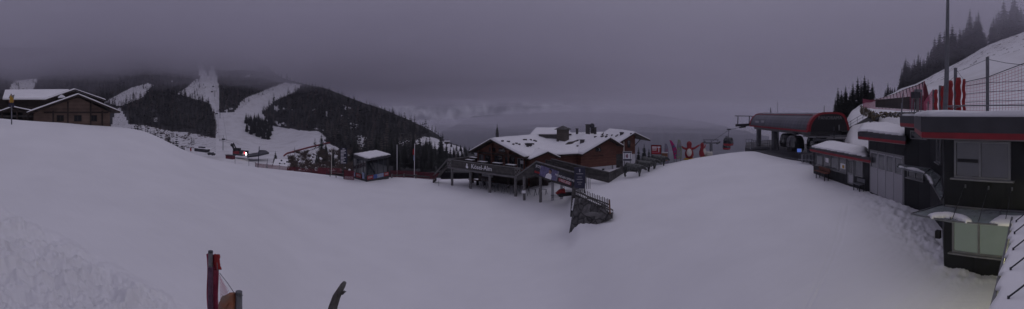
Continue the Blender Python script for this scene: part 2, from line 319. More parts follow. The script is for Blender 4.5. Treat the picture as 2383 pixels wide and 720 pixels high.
def _smooth(T, s, axis):
    k = np.arange(-3 * s, 3 * s + 1); g = np.exp(-(k / s) ** 2 / 2); g /= g.sum()
    P = np.pad(T, [(3 * s, 3 * s) if i == axis else (0, 0) for i in (0, 1)], mode='edge')
    return np.apply_along_axis(lambda v: np.convolve(v, g, 'valid'), axis, P)
_W = _smooth(_smooth(_T, 7, 0), 2, 1); _N = _smooth(_T, 1, 0)
_k = np.clip(1.6 - np.abs(TPX - 1333) / 55, 0, 1)[:, None] * (np.clip((TR - 25) / 2, 0, 1) * np.clip((56 - TR) / 6, 0, 1))[None, :]
_T = _W * (1 - _k) + _N * _k
def base_z(px, r):
    u = np.clip((np.asarray(px, float) - TPX[0]) / 6.0, 0, len(TPX) - 1.001); v = np.clip(np.interp(np.asarray(r, float), TR, np.arange(len(TR))), 0, len(TR) - 1.001)
    i = u.astype(int); j = v.astype(int); a = u - i; b = v - j
    return (_T[i, j] * (1 - b) + _T[i, j + 1] * b) * (1 - a) + (_T[i + 1, j] * (1 - b) + _T[i + 1, j + 1] * b) * a
def gz(px, r): return float(base_z(px, r))
def seg_mask(px, py, x0, y0, x1, y1, soft):       # 1 below the line
    d = py - (y0 + (px - x0) * (y1 - y0) / (x1 - x0)); return min(1, max(0, d / soft))
def grid_mesh(name, X, Y, Z, mats, mi=None, wrap=False, smooth=True):
    nr, ncol = X.shape; v = np.stack([X, Y, Z], -1).reshape(-1, 3)
    idx = np.arange(nr * ncol).reshape(nr, ncol)
    a = idx[:-1, :-1].ravel(); b = idx[:-1, 1:].ravel(); c = idx[1:, 1:].ravel(); d = idx[1:, :-1].ravel()
    if wrap:
        a = np.r_[a, idx[:-1, -1]]; b = np.r_[b, idx[:-1, 0]]; c = np.r_[c, idx[1:, 0]]; d = np.r_[d, idx[1:, -1]]
    f = np.stack([d, c, b, a], -1)
    me = bpy.data.meshes.new(name); me.vertices.add(len(v)); me.vertices.foreach_set('co', v.astype('f').ravel())
    me.loops.add(f.size); me.loops.foreach_set('vertex_index', f.astype('i').ravel())
    me.polygons.add(len(f)); me.polygons.foreach_set('loop_start', np.arange(0, f.size, 4, dtype='i')); me.polygons.foreach_set('loop_total', np.full(len(f), 4, 'i'))
    for m in mats: me.materials.append(m)
    if mi is not None: me.polygons.foreach_set('material_index', mi.astype('i').ravel())
    me.polygons.foreach_set('use_smooth', np.full(len(f), smooth)); me.update(calc_edges=True); me.validate()
    o = lin(bpy.data.objects.new(name, me)); LOC[o.name] = Vector((0, 0, 0)); return o
pxs = np.concatenate([np.arange(-1480, -60, 20), np.arange(-60, 2460, 3.0), np.arange(2460, 3860, 20)])
rs = np.concatenate([[1.2], np.geomspace(2, 7, 16)[:-1], np.geomspace(7, 75, 250), np.geomspace(75, 220, 25)[1:]])
PX, RR = np.meshgrid(pxs, rs)
ZZ = base_z(PX, RR)
A = (PX - CX) / S; XX = RR * np.sin(A); YY = RR * np.cos(A)
PYY = CY + S * np.arctan(-ZZ / RR)
for i in range(ZZ.shape[0]):
    for j in range(ZZ.shape[1]):
        px = PX[i, j]; r = RR[i, j]
        if px < -80 or px > 2420 or r > 75: continue
        py = PYY[i, j]; x = XX[i, j]; y = YY[i, j]
        d = 0.07 * noise.noise(Vector((x * 0.22, y * 0.22, 0))) + 0.02 * noise.noise(Vector((x * 1.1, y * 1.1, 5))) + 0.012 * noise.noise(Vector((x * 0.25, y * 4.0, 5)))
        k = seg_mask(px, py, 0, 470, 480, 730, 45) if px < 520 else 0
        if k > 0:
            d += k * (0.36 * noise.fractal(Vector((x * 0.8, y * 0.8, 1)), 0.55, 2.1, 6) + 0.26 * max(0, noise.noise(Vector((x * 2.6, y * 2.6, 9)))) + 0.08)
        if px > 1960 and r > 8:                       # trampled and shovelled snow along the walls
            k = 1.3 * max(0, 1 - abs(py - (430 + (px - 1990) * 0.75)) / 75) * min(1, (px - 1960) / 120) if px < 2230 else max(0, 1 - abs(py - 640) / 30)
            d += k * (0.16 * noise.fractal(Vector((x * 1.7, y * 1.7, 3)), 0.6, 2.1, 5) + 0.04)
        if 1870 < px < 1985 and 480 < py < 725:          # ski tracks
            for off in (0, 13): d -= 0.035 * max(0, 1 - abs(px + off - float(np.interp(py, [480, 560, 640, 720], [1974, 1958, 1922, 1884]))) / 3.5)
        if 430 < px < 800:                               # soft fold below the shoulder
            q = (py - float(np.interp(px, [430, 520, 640, 800], [356, 392, 452, 500]))) / 9; d += 0.10 * math.tanh(-q) * math.exp(-q * q * .15) * min(1, (px - 430) / 60) * max(0, (800 - px) / 200 if px > 600 else 1)
        if px > 2050 and r < 12.5: d += 0.014 * math.sin((x * 0.93 + y * 0.3) * 2 * math.pi / 0.24) * min(1, (px - 2050) / 80)   # groomer corduroy
        ZZ[i, j] += d
snow = grid_mesh('snow_ground', XX, YY, ZZ, [SNOW], wrap=True); tag(snow, kind='structure')
bpy.context.view_layer.update()
# ---- the valley floor out to the horizon
g = MB(); n = 48; ring = [(0, 0, -120)]
for rad in (300, 9800): ring += [(rad * math.sin(2 * math.pi * k / n), rad * math.cos(2 * math.pi * k / n), -120 if rad == 300 else -900) for k in range(n)]
g.add(ring, [(0, 1 + k, 1 + (k + 1) % n) for k in range(n)] + [(1 + k, 1 + n + k, 1 + n + (k + 1) % n, 1 + (k + 1) % n) for k in range(n)])
tag(g.build('valley_floor', FARF, origin=(0, 0, -120)), kind='structure')
# ---- the slope opposite, with pistes and forest
def pip(px, py, poly):
    c = False; n = len(poly); j = n - 1
    for i in range(n):
        xi, yi = poly[i]; xj, yj = poly[j]
        if (yi > py) != (yj > py) and px < (xj - xi) * (py - yi) / (yj - yi) + xi: c = not c
        j = i
    return c
PISTE = [(458, 152), (470, 150), (484, 175), (490, 152), (496, 152), (506, 180), (512, 215), (512, 262), (545, 262), (575, 240), (600, 228), (640, 208), (662, 192), (702, 196), (690, 212), (640, 235),
         (608, 262), (632, 290), (665, 298), (700, 300), (738, 305), (760, 325), (735, 342), (690, 362), (655, 410), (430, 410), (430, 345), (500, 362), (503, 318), (498, 262), (486, 236), (476, 226), (478, 204), (466, 182)]
GROVE = [(571, 275), (602, 270), (630, 278), (635, 305), (624, 327), (596, 323), (573, 314)]
SPARSE = [[(14, 214), (34, 186), (88, 184), (76, 214)], [(412, 218), (436, 202), (455, 184), (466, 182), (478, 204), (476, 226), (486, 236), (458, 232)], [(238, 240), (300, 208), (345, 194), (358, 198), (330, 226), (280, 246)],
          [(545, 262), (560, 236), (600, 215), (645, 200), (662, 192), (640, 208), (600, 228), (575, 240)]]
SCRUBP = [[(258, 298), (266, 262), (279, 246), (288, 262), (300, 287), (340, 291), (400, 304), (440, 308), (503, 322), (503, 362), (430, 345), (262, 300)],
          [(660, 410), (690, 365), (735, 345), (755, 330), (800, 345), (805, 410)]]
CLEAR = [[(985, 316), (1010, 320), (1078, 347), (1075, 362), (1010, 350), (955, 338), (970, 326)], [(758, 262), (763, 261), (764, 272), (759, 274)], [(925, 333), (960, 328), (962, 334), (930, 342)]]
def glade(px, py): return noise.noise(Vector((px * .030, py * .045, 2.3))) + .3 * noise.noise(Vector((px * .12, py * .15, 5))) > (.78 if px < 640 else .52) and py > topy(px) + 22
TOPX = [-90, 0, 300, 560, 600, 655, 700, 740, 800, 850, 930, 1000, 1030, 1080, 1120]
TOPY = [116, 112, 110, 116, 140, 182, 193, 203, 222, 240, 270, 303, 322, 346, 372]
def topy(px): return float(np.interp(px, TOPX, TOPY))
RY = [60, 90, 150, 200, 250, 300, 350, 370, 400]; RV = [1050, 900, 690, 600, 520, 425, 300, 235, 150]
def slope_r(px, py):
    r = float(np.interp(py, RY, RV))
    return r * (1 + 0.05 * math.sin(px * 0.013) + 0.03 * math.sin(px * 0.031 + 1))
sp = np.arange(-90, 1121, 4.0); tt = np.linspace(0, 1, 150); XS = np.zeros((154, len(sp))); YS = XS.copy(); ZS = XS.copy(); MS = np.zeros((153, len(sp) - 1))
for j, px in enumerate(sp):
    ty = topy(px)
    for i in range(150):
        py = 400 + (ty - 400) * tt[i]; r = slope_r(px, py); v = at(px, py, r)
        v.z += 2.5 * noise.noise(Vector((v.x * 0.02, v.y * 0.02, 0))) + 0.4 * noise.noise(Vector((v.x * 0.09, v.y * 0.09, 3)))
        XS[i, j], YS[i, j], ZS[i, j] = v
        if i and j:
            m = 1
            qx, qy = px - 2, py
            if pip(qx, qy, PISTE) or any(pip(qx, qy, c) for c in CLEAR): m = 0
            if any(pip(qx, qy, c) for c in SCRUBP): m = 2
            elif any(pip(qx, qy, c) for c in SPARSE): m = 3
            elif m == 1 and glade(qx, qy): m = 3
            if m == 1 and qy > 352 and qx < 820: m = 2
            MS[i - 1, j - 1] = m
    rt = slope_r(px, ty); zt = ZS[149, j]; a = az(px)
    for q, (dr, dz) in enumerate(((25, -3), (80, -22), (250, -110), (500, -260))):
        XS[150 + q, j] = (rt + dr) * math.sin(a); YS[150 + q, j] = (rt + dr) * math.cos(a); ZS[150 + q, j] = zt + dz
MS[149:, :] = 1
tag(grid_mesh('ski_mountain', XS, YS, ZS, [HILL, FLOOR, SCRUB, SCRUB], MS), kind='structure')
def slope_pt(px, py, r):
    v = at(px, py, r); v.z += 2.5 * noise.noise(Vector((v.x * 0.02, v.y * 0.02, 0))) + 0.4 * noise.noise(Vector((v.x * 0.09, v.y * 0.09, 3))); return v
# ---- far ranges
def ridge(name, x0, x1, tops, r0, r1, zb, m, amp, fr, n=180, rows=26):
    px = np.linspace(x0, x1, n); X = np.zeros((rows, n)); Y = X.copy(); Z = X.copy()
    for j, p in enumerate(px):
        tp = float(np.interp(p, [t[0] for t in tops], [t[1] for t in tops])); zt = r1 * math.tan((CY - tp) / S)
        for i in range(rows):
            t = i / (rows - 1); r = r0 + (r1 - r0) * t; z = zb + (zt - zb) * t ** 1.25; v = pos(p, r, z)
            k = amp * math.sin(math.pi * min(1, t * 1.05) * 0.9)
            q = Vector((p * 0.012 * fr, t * 1.3, 0)); h = noise.ridged_multi_fractal(q, 0.9, 2.1, 6, 1.0, 2.0) - 1
            X[i, j] = v.x; Y[i, j] = v.y; Z[i, j] = v.z + k * h
    return tag(grid_mesh(name, X, Y, Z, [m]), kind='structure')
ridge('far_mountain_range', 560, 1500, [(560, 262), (700, 240), (870, 224), (950, 217), (1040, 210), (1110, 203), (1180, 208), (1260, 220), (1350, 240), (1500, 262)], 7000, 9400, -900, FARM, 150, 4)
ridge('forested_valley_side', 930, 1790, [(930, 372), (1000, 324), (1030, 306), (1065, 287), (1100, 272), (1150, 268), (1300, 262), (1500, 266), (1640, 285), (1790, 318)], 4200, 6200, -700, FARF, 70, 3)
# ---- hillside
HPX = [1930, 1955, 1985, 2010, 2060, 2100, 2130, 2180, 2240, 2300, 2383, 2470, 2700]
HTY = [285, 277, 256, 240, 226, 206, 196, 170, 140, 105, 74, 40, 20]
def hill_top(px): return float(np.interp(px, HPX, HTY))
hp = np.arange(1925, 2701, 4.0); XS = np.zeros((64, len(hp))); YS = XS.copy(); ZS = XS.copy(); MS = np.zeros((63, len(hp) - 1))
for j, px in enumerate(hp):
    ty = hill_top(px); r0 = float(np.interp(px, [2030, 2120], [34, 24])); rt = float(np.interp(px, [1925, 1960, 2010, 2100, 2383], [64, 72, 95, 130, 140]))
    zt = rt * math.tan((CY - ty) / S)
    mid = [(r0, -7), (r0 + 5, float(np.interp(px, [2030, 2120], [-3.4, -1.6]))), (46, float(np.interp(px, [1980, 2060], [-1.9, -0.4]))), (rt, zt)]
    k_ = min(1, max(0, (px - 1930) / 55)); k_ = k_ * k_ * (3 - 2 * k_); mid = [(q[0], -6.9 + (q[1] + 6.9) * k_) for q in mid if q[0] <= rt]; zt = mid[-1][1]
    for i in range(60):
        t = i / 59; r = r0 + (rt - r0) * t; z = float(np.interp(r, [q[0] for q in mid], [q[1] for q in mid]))
        v = pos(px, r, z); v.z += 0.25 * noise.noise(v * 0.12) + (0.35 * max(0, noise.noise(v * 0.5)) if px > 2260 and t > 0.55 else 0)
        XS[i, j], YS[i, j], ZS[i, j] = v
        if i and j: MS[i - 1, j - 1] = 1 if px > 2150 and t > 0.66 and noise.noise(Vector((v.x * 0.45, v.y * 0.45, 7))) > 0.24 else 0
    a = az(px)
    for q, (dr, dz) in enumerate(((4, -0.5), (14, -3), (40, -14), (90, -60))):
        XS[60 + q, j] = (rt + dr) * math.sin(a); YS[60 + q, j] = (rt + dr) * math.cos(a); ZS[60 + q, j] = zt + dz
MS[59:, :] = 0
SCR2 = mat('grassy_snow', (0.70, 0.70, 0.71), 0.9, scale=0.9, col2=(0.14, 0.12, 0.10), thr=(0.5, 0.58))
hill = grid_mesh('hillside', XS, YS, ZS, [HILL, SCR2], MS); tag(hill, kind='structure')
def hill_z(px, r):
    j = int(np.clip((px - 1925) / 4, 0, len(hp) - 1)); R_ = np.hypot(XS[:60, j], YS[:60, j]); return float(np.interp(r, R_, ZS[:60, j]))
# ---- air
hz = MB().box((0, 1500, 300), (20000, 20000, 1500)); hz.v = [Vector((v.x, v.y, min(max(v.z, -1000), 760))) for v in hz.v]
tag(hz.build('haze', volume('haze_air', (0.88, 0.86, 1.0), 1.15e-4), origin=(0, 0, -1000)), kind='stuff')
def cloud(c, sig, thick, dens, seed, ext=2.3, n=110):
    """a bank of low cloud: nearly flat underside, top thinning out to nothing at its rim"""
    b = MB(); vs = []; rows = 40
    for up in (0, 1):
        for i in range(rows + 1):
            for k in range(n):
                rr_ = ext * i / rows; th = 2 * math.pi * k / n; ux = rr_ * math.cos(th); uy = rr_ * math.sin(th)
                x = c[0] + sig[0] * ux; y = c[1] + sig[1] * uy; q = Vector((ux * 1.3, uy * 1.3, seed))
                T = thick * max(0, math.exp(-rr_ * rr_) - math.exp(-ext * ext)) * (1 + 0.5 * noise.fractal(q, .6, 2.1, 4))
                z = c[2] + thick * 0.13 * noise.fractal(q * 4.5 + Vector((3, 3, 0)), .6, 2.1, 5) * math.exp(-rr_ * rr_ * .6)
                vs.append(Vector((x, y, z + (T if up else 0))))
    m = (rows + 1) * n; F = []
    for up in (0, 1):
        for i in range(rows):
            for k in range(n): F.append([up * m + i * n + k, up * m + i * n + (k + 1) % n, up * m + (i + 1) * n + (k + 1) % n, up * m + (i + 1) * n + k])
    b.add(vs, F)
    o = b.build('cloud', volume('cloud_vapour', (0.90, 0.87, 0.99), dens, 0.3), origin=c)
    bm = bmesh.new(); bm.from_mesh(o.data); bmesh.ops.remove_doubles(bm, verts=bm.verts, dist=0.01); bmesh.ops.dissolve_degenerate(bm, edges=bm.edges, dist=0.001); bmesh.ops.recalc_face_normals(bm, faces=bm.faces); bm.to_mesh(o.data); bm.free()
    return tag(o, kind='stuff')
cloud((-620, 640, 32), (900, 620), 140, 0.0018, 1.0)
cloud((-600, 660, 58), (860, 600), 120, 0.0060, 3.0)
cloud((2300, 4800, -150), (2600, 1500), 430, 0.0006, 4.0)
cloud((200, 70, 10), (135, 130), 75, 0.0020, 5.0)
cloud((215, 70, 30), (120, 120), 50, 0.0060, 6.0)
# ================================================================== TREES
def spruce(h, seed, layers=13, arms=9, wide=0.20, ragged=1.0, tris=True):
    """one conifer: tapered trunk and drooping boughs; returns (trunk MB, crown MB)"""
    R_ = random.Random(seed); tr = MB().tube([(0, 0, 0), (0, 0, h * 0.5), (0, 0, h * 0.97)], [h * 0.018, h * 0.011, h * 0.002], 5)
    c = MB()
    for l in range(layers):
        t = l / (layers - 1); z = h * (0.07 + 0.91 * t ** 0.92); rad = h * wide * 1.2 * (1 - t) ** 0.78 + h * 0.012
        if R_.random() < 0.15 * ragged: rad *= 0.7
        na = max(4, int(arms * (1 - 0.5 * t)))
        for a in range(na):
            th = 2 * math.pi * (a + R_.random() * 0.8) / na; rr = rad * R_.uniform(0.65, 1.15); wd = rad * R_.uniform(0.30, 0.48) * (2.4 if na < 6 else 1.5) * 0.6
            d = Vector((math.cos(th), math.sin(th), 0)); s_ = Vector((-d.y, d.x, 0)); dr = rr * R_.uniform(0.35, 0.6)
            root = Vector((0, 0, z + h * 0.015)); tip = d * rr + Vector((0, 0, z - dr)); mid = d * rr * 0.55 + Vector((0, 0, z - dr * 0.25))
            c.add([root, mid + s_ * wd - Vector((0, 0, rr * .12)), tip + s_ * wd * 0.25, tip - s_ * wd * 0.3, mid - s_ * wd - Vector((0, 0, rr * .12))], [(0, 1, 2), (0, 2, 3), (0, 3, 4)])
    return tr, c
def bare(h, seed, n=26):
    R_ = random.Random(seed); tr = MB().tube([(0, 0, 0), (0, 0, h * 0.6), (0, 0, h)], [h * 0.016, h * 0.009, h * 0.002], 5); c = MB()
    for k in range(n):
        t = 0.15 + 0.82 * k / n; th = R_.uniform(0, 6.283); l = h * 0.20 * (1 - t) ** 0.8 * R_.uniform(.6, 1.2) + h * .02
        d = Vector((math.cos(th), math.sin(th), 0)); a = Vector((0, 0, h * t)); b_ = a + d * l + Vector((0, 0, l * 0.15)); c.tube([a, b_], [h * .006, h * .0015], 3, cap=False)
        for q in range(3):
            u = R_.uniform(.3, 1); s_ = Vector((-d.y, d.x, 0)) * R_.choice((-1, 1)); p = a.lerp(b_, u); c.tube([p, p + (s_ * .7 + d * .4) * l * .35 + Vector((0, 0, -l * .1))], [h * .004, h * .001], 3, cap=False)
    return tr, c
def mesh_of(mb, name, m):
    me = bpy.data.meshes.new(name); me.from_pydata([tuple(v) for v in mb.v], [], mb.f); me.materials.append(m)
    if len(mb.m) and max(mb.m): [setattr(p, 'material_index', k) for p, k in zip(me.polygons, mb.m)]
    return me
SPR = []
for k in range(6):
    t_, c_ = spruce(1.0, 40 + k, 20, 14, (0.17, 0.20, 0.15, 0.19, 0.22, 0.16)[k]); SPR.append((mesh_of(t_, 'trunk', BARK), mesh_of(c_, 'crown', NEEDLE)))
FRO = []
for k in range(3):
    t_, c_ = spruce(1.0, 70 + k, 20, 14, (0.18, 0.21, 0.16)[k]); FRO.append((mesh_of(t_, 'trunk', BARK), mesh_of(c_, 'crown', NEEDLE_FROST)))
LAR = []
for k in range(3):
    t_, c_ = bare(1.0, 20 + k, 46); LAR.append((mesh_of(t_, 'trunk', BARK), mesh_of(c_, 'crown', LARCH)))
SIMPLE = []                                            # one-mesh trees for those a few pixels tall
for k in range(5):
    t_, c_ = spruce(1.0, 90 + k, 9, 7, (0.19, 0.17, 0.22, 0.18, 0.20)[k]); b = len(c_.v); me = MB(); me.add(c_.v, c_.f, 0); me.add(t_.v, t_.f, 1)
    m_ = mesh_of(me, 'spruce_tree', NEEDLE); m_.materials.append(BARK); SIMPLE.append((m_, c_))
n_tree = [0]
def plant(p, h, kinds, label, group, name='spruce_tree', parts=True, lean=0.0, sx=1.0):
    n_tree[0] += 1; rz = random.uniform(0, 6.28)
    if not parts:
        o = lin(bpy.data.objects.new(name, random.choice(SIMPLE)[0]))
        tag(o, label, 'tree', group)
    else:
        tm, cm = random.choice(kinds); o = thing(name, p, label, 'tree', group)
        for q, me in (('trunk', tm), ('crown', cm)):
            c = lin(bpy.data.objects.new(q, me)); c.parent = o
    o.location = p; o.rotation_euler = (lean, 0, rz); o.scale = (h * sx, h * sx, h); return o
# right-hand ridge
def rrow(x0, x1, step, r, h0, h1, label, group, kinds=SPR, dy=0.0):
    px = x0
    while px < x1:
        rr_ = r * random.uniform(0.97, 1.12); h = random.uniform(h0, h1)
        top = hill_top(px); rt = float(np.interp(px, [1925, 1960, 2010, 2100, 2383], [64, 72, 95, 130, 140])); z = rt * math.tan((CY - top) / S) - (rr_ - rt) * 0.05 - 0.6 + dy
        plant(pos(px, rr_, z), h, kinds, label, group); px += step * random.uniform(0.6, 1.4)
lbR = 'tall dark spruce in the line along the top of the steep snowy hillside'
gR = 'spruces along the crest of the steep hillside'
rrow(2098, 2150, 6, 146, 11, 15, lbR, gR); rrow(2108, 2180, 6, 152, 14, 19, lbR, gR)
rrow(2160, 2285, 6, 150, 14, 20, lbR, gR); rrow(2175, 2285, 7, 158, 18, 24, lbR, gR); rrow(2250, 2283, 7, 146, 20, 25, lbR, gR)
rrow(2292, 2400, 7, 160, 13, 20, 'spruce fading into fog at the very top of the hillside', 'foggy spruces at the top of the hillside')
rrow(2312, 2400, 6, 170, 20, 28, 'spruce fading into fog at the very top of the hillside', 'foggy spruces at the top of the hillside')
rrow(2060, 2104, 5, 132, 4.5, 8.5, 'short spruce low on the crest between the two tall groups of spruces', 'short spruces low on the crest')
lb1 = 'dark spruce in the clump standing just behind the gondola station roof'
for px, py, b, r in ((1950, 205, 275, 84), (1958, 212, 275, 88), (1968, 202, 272, 92), (1985, 195, 262, 92), (1996, 180, 258, 96), (2004, 188, 252, 92), (2012, 177, 250, 98), (2020, 185, 250, 96), (2030, 190, 248, 98), (1978, 215, 268, 86), (2026, 210, 250, 92), (1944, 228, 280, 82)):
    plant(at(px, b, r), r * (b - py) / S * 1.05, SPR + FRO[:1], lb1, 'spruces behind the gondola station')
# behind the booth and around the meadow
FB = 'trees on the near slope'
for k in range(52):
    px = random.uniform(820, 1040); r = random.uniform(120, 190); base = random.uniform(380, 400)
    plant(at(px, base, r), random.uniform(8, 12), SPR, 'dark spruce in the dense stand directly behind the small glass booth', 'dense spruces behind the booth')
for px, b, h, r in ((965, 378, 10, 190), (975, 380, 9, 180), (990, 370, 11, 200), (1000, 372, 13, 200), (1012, 372, 10.5, 205), (1024, 370, 11.5, 195), (1038, 368, 6.5, 200), (1048, 368, 6, 200), (1056, 366, 5.5, 200), (1066, 368, 5, 190), (1075, 368, 5.5, 190), (1085, 372, 7, 190), (1030, 374, 8, 180), (1008, 378, 8, 170), (1062, 350, 5, 300), (1072, 352, 6, 300), (1082, 354, 6, 290), (1092, 358, 6, 290), (1100, 360, 6.5, 280), (1040, 336, 5, 330), (1050, 342, 5, 330)):
    plant(at(px, b, r), h, SPR, 'dark pointed spruce beside the small snowy meadow above the terrace stairs', 'spruces around the small meadow')
for k in range(24):
    px = random.uniform(664, 830); b = random.uniform(376, 400); r = random.uniform(105, 150)
    plant(at(px, b, r), random.uniform(2.6, 5.2), LAR if random.random() < 0.6 else FRO, 'thin bare young larch on the scrubby bank below the piste edge', 'young trees on the scrubby bank', name='larch_tree')
for k in range(12):
    px = random.uniform(745, 825); b = random.uniform(362, 385); r = random.uniform(170, 220)
    plant(at(px, b, r), random.uniform(8, 12), SPR, 'dark spruce at the bend of the red-netted piste edge', 'spruces by the netted piste edge')
for px, b, h in ((641, 384, 4.6), (650, 385, 2.6), (660, 384, 2.4)):
    plant(at(px, b + 4, 105), h, FRO, 'small frosted spruce just beyond the red fence at the crest', 'small spruces beyond the crest fence')
for px, py in ((1297, 352), (1484, 352), (1494, 345), (1500, 350), (1488, 350)):
    pass
for px, top, b, r in ((1486, 340, 392, 72), (1499, 332, 392, 78), (1510, 344, 392, 76)):
    plant(at(px, b, r), r * (b - top) / S, FRO, 'frosted grey spruce behind the restaurant gable and the cow statues', 'frosted spruces behind the restaurant')
# the grove on the piste
for k in range(84):
    while True:
        px = random.uniform(571, 635); py = random.uniform(284, 327)
        if pip(px, py, GROVE): break
    r = slope_r(px, py); plant(slope_pt(px, py, r), random.uniform(9, 14), SPR, 'spruce in the small island of trees in the middle of the piste', 'spruces in the island grove on the piste')
# big forest
cand = []
def forest_ok(px, py):
    if py < topy(px) - 1: return 0
    if any(pip(px, py, c) for c in SPARSE): return 0.42 if px > 720 or px < 100 else 0.30
    if pip(px, py, PISTE) or any(pip(px, py, c) for c in CLEAR): return 0
    if glade(px, py): return 0.38
    if any(pip(px, py, c) for c in SCRUBP): return 0.03
    if px < 300 and py > 262 and px > 255: return 0.1
    if py > 345 and px < 820: return 0
    if px > 985 and py > 325: return 0.35
    return 1
py = 96.0
while py < 372:
    st = 8.5 if py < 250 else 9.5; px = -70.0 + random.random() * 8
    while px < 1080:
        qx = px + random.uniform(-3, 3); qy = py + random.uniform(-3, 3); p = forest_ok(qx, qy)
        if p and random.random() < p:
            r = slope_r(qx, qy); cand.append((qx, qy, r, random.choice((random.uniform(6, 10), random.uniform(9, 13), random.uniform(12, 17))) * (0.65 if p < 0.5 else 1) * (0.6 if qx > 680 and qy < topy(qx) + 10 else 1)))
        px += st * (0.8 if py < 300 else 0.9)
    py += 6.0
cand.sort(key=lambda c: -c[3] / c[2])
nidv = max(0, 296 - n_tree[0])
vis = [c for c in cand if 285 < c[0] < 1060 and c[1] < 345]; far = set(id(c) for c in vis[:nidv])
for c in vis[:nidv]:
    side = c[0] < 505
    plant(slope_pt(c[0], c[1], c[2]) - Vector((0, 0, 0.4)), c[3], SPR, 'dark spruce in the dense forest beside the chairlift line' if side else 'dark spruce in the dense forest covering the ridge beyond the booth',
          'forest trees by the lift line' if side else 'forest trees on the dark ridge', parts=False)
VV = []; FF = []; MI = []; base = 0
protoV = [(np.array([tuple(v) for v in s[1].v]), s[1].f) for s in SIMPLE]
for c in cand:
    if id(c) in far: continue
    v, f = random.choice(protoV); th = random.uniform(0, 6.28); R2 = np.array([[math.cos(th), -math.sin(th), 0], [math.sin(th), math.cos(th), 0], [0, 0, 1]])
    p = slope_pt(c[0], c[1], c[2]); VV.append((v * c[3]) @ R2.T + np.array([p.x, p.y, p.z - 0.6])); FF += [[base + i for i in q] for q in f]; base += len(v); k_ = noise.noise(Vector((c[0] * .03, c[1] * .05, 9))) + random.uniform(-.5, .5); MI += [2 if k_ > .52 else 1 if k_ > .22 else 0] * len(f)
me = bpy.data.meshes.new('forest'); me.from_pydata(np.concatenate(VV).tolist(), [], FF); [me.materials.append(m) for m in (NEEDLE, LARCH, NEEDLE_FROST)]; me.polygons.foreach_set('material_index', np.array(MI, 'i'))
tag(lin(bpy.data.objects.new('forest', me)), kind='stuff')
# scrub: low bushes on the snow below the forest and on the bank
def bush_mb(seed, n=34):
    R_ = random.Random(seed); b = MB()
    for k in range(n):
        th = R_.uniform(0, 6.28); l = R_.uniform(.5, 1); d = Vector((math.cos(th) * .7, math.sin(th) * .7, R_.uniform(.5, 1.1))) * l; p = Vector((R_.uniform(-.3, .3), R_.uniform(-.3, .3), 0))
        b.tube([p, p + d * .6, p + d + Vector((0, 0, -.1))], [.035, .022, .008], 3, cap=False)
    return b
bp = [bush_mb(s) for s in range(3)]; VV = []; FF = []; base = 0
def scat(x0, x1, y0, y1, n, cond, rf, h0, h1):
    global base
    for k in range(n):
        px = random.uniform(x0, x1); py = random.uniform(y0, y1)
        if not cond(px, py): continue
        r = rf(px, py); p = at(px, py, r); b = random.choice(bp); h = random.uniform(h0, h1); th = random.uniform(0, 6.28)
        for v in b.v: VV.append((p.x + h * (v.x * math.cos(th) - v.y * math.sin(th)), p.y + h * (v.x * math.sin(th) + v.y * math.cos(th)), p.z - .3 + h * v.z))
        FF.extend([[base + i for i in f] for f in b.f]); base += len(b.v)
scat(300, 505, 292, 352, 620, lambda x, y: pip(x, y, SCRUBP[0]) and noise.noise(Vector((x * .04, y * .08, 0))) > -.08, slope_r, 1.0, 2.8)
scat(672, 830, 350, 398, 170, lambda x, y: y > 345 + max(0, (760 - x)) * .12, lambda x, y: 150 - (y - 345) * .9, 0.8, 2.6)
scat(545, 660, 200, 240, 70, lambda x, y: pip(x, y, SPARSE[2]), slope_r, 0.8, 1.6)
me = bpy.data.meshes.new('undergrowth'); me.from_pydata(VV, [], FF); me.materials.append(SHRUB)
tag(lin(bpy.data.objects.new('undergrowth', me)), kind='stuff')
# ================================================================== LOWER-LEVEL HELPERS FOR WALLS
def V2(px, r): a = az(px); return Vector((r * math.sin(a), r * math.cos(a), 0))
def onwall(A, B, px):                                  # where the wall line A-B crosses the bearing px
    a = az(px); d = Vector((math.sin(a), math.cos(a), 0)); e = B - A
    t = (A.x * d.y - A.y * d.x) / (e.y * d.x - e.x * d.y) if abs(e.y * d.x - e.x * d.y) > 1e-9 else 0
    p = A + e * t; return Vector((p.x, p.y, 0))
def outn(A, B):                                        # outward normal = towards the viewer's side
    d = (B - A).normalized(); n = Vector((d.y, -d.x, 0)); return n if n.dot(-A) > 0 else -n
def wpanel(mb, A, B, p, q, z0, z1, o0, o1, m=0):       # plate on a wall, from p to q, between offsets o0..o1
    n = outn(A, B); v = [Vector((w_.x, w_.y, z)) + n * o for o in (o0, o1) for w_, z in ((p, z0), (q, z0), (q, z1), (p, z1))]
    mb.add(v, [(0, 1, 2, 3), (7, 6, 5, 4), (0, 4, 5, 1), (1, 5, 6, 2), (2, 6, 7, 3), (3, 7, 4, 0)], m)
def wframe(mb, A, B, p, q, z0, z1, o0, o1, t, splits=(), hs=()):
    L_ = (q - p).length; e = (q - p).normalized()
    wpanel(mb, A, B, p, p + e * t, z0, z1, o0, o1); wpanel(mb, A, B, q - e * t, q, z0, z1, o0, o1)
    wpanel(mb, A, B, p + e * t, q - e * t, z0, z0 + t, o0, o1); wpanel(mb, A, B, p + e * t, q - e * t, z1 - t, z1, o0, o1)
    for s_ in splits: wpanel(mb, A, B, p + e * (L_ * s_ - t / 2), p + e * (L_ * s_ + t / 2), z0 + t, z1 - t, o0, o1)
    for h_ in hs: wpanel(mb, A, B, p + e * t, q - e * t, z0 + (z1 - z0) * h_ - t / 2, z0 + (z1 - z0) * h_ + t / 2, o0 + .004, o1 - .004)
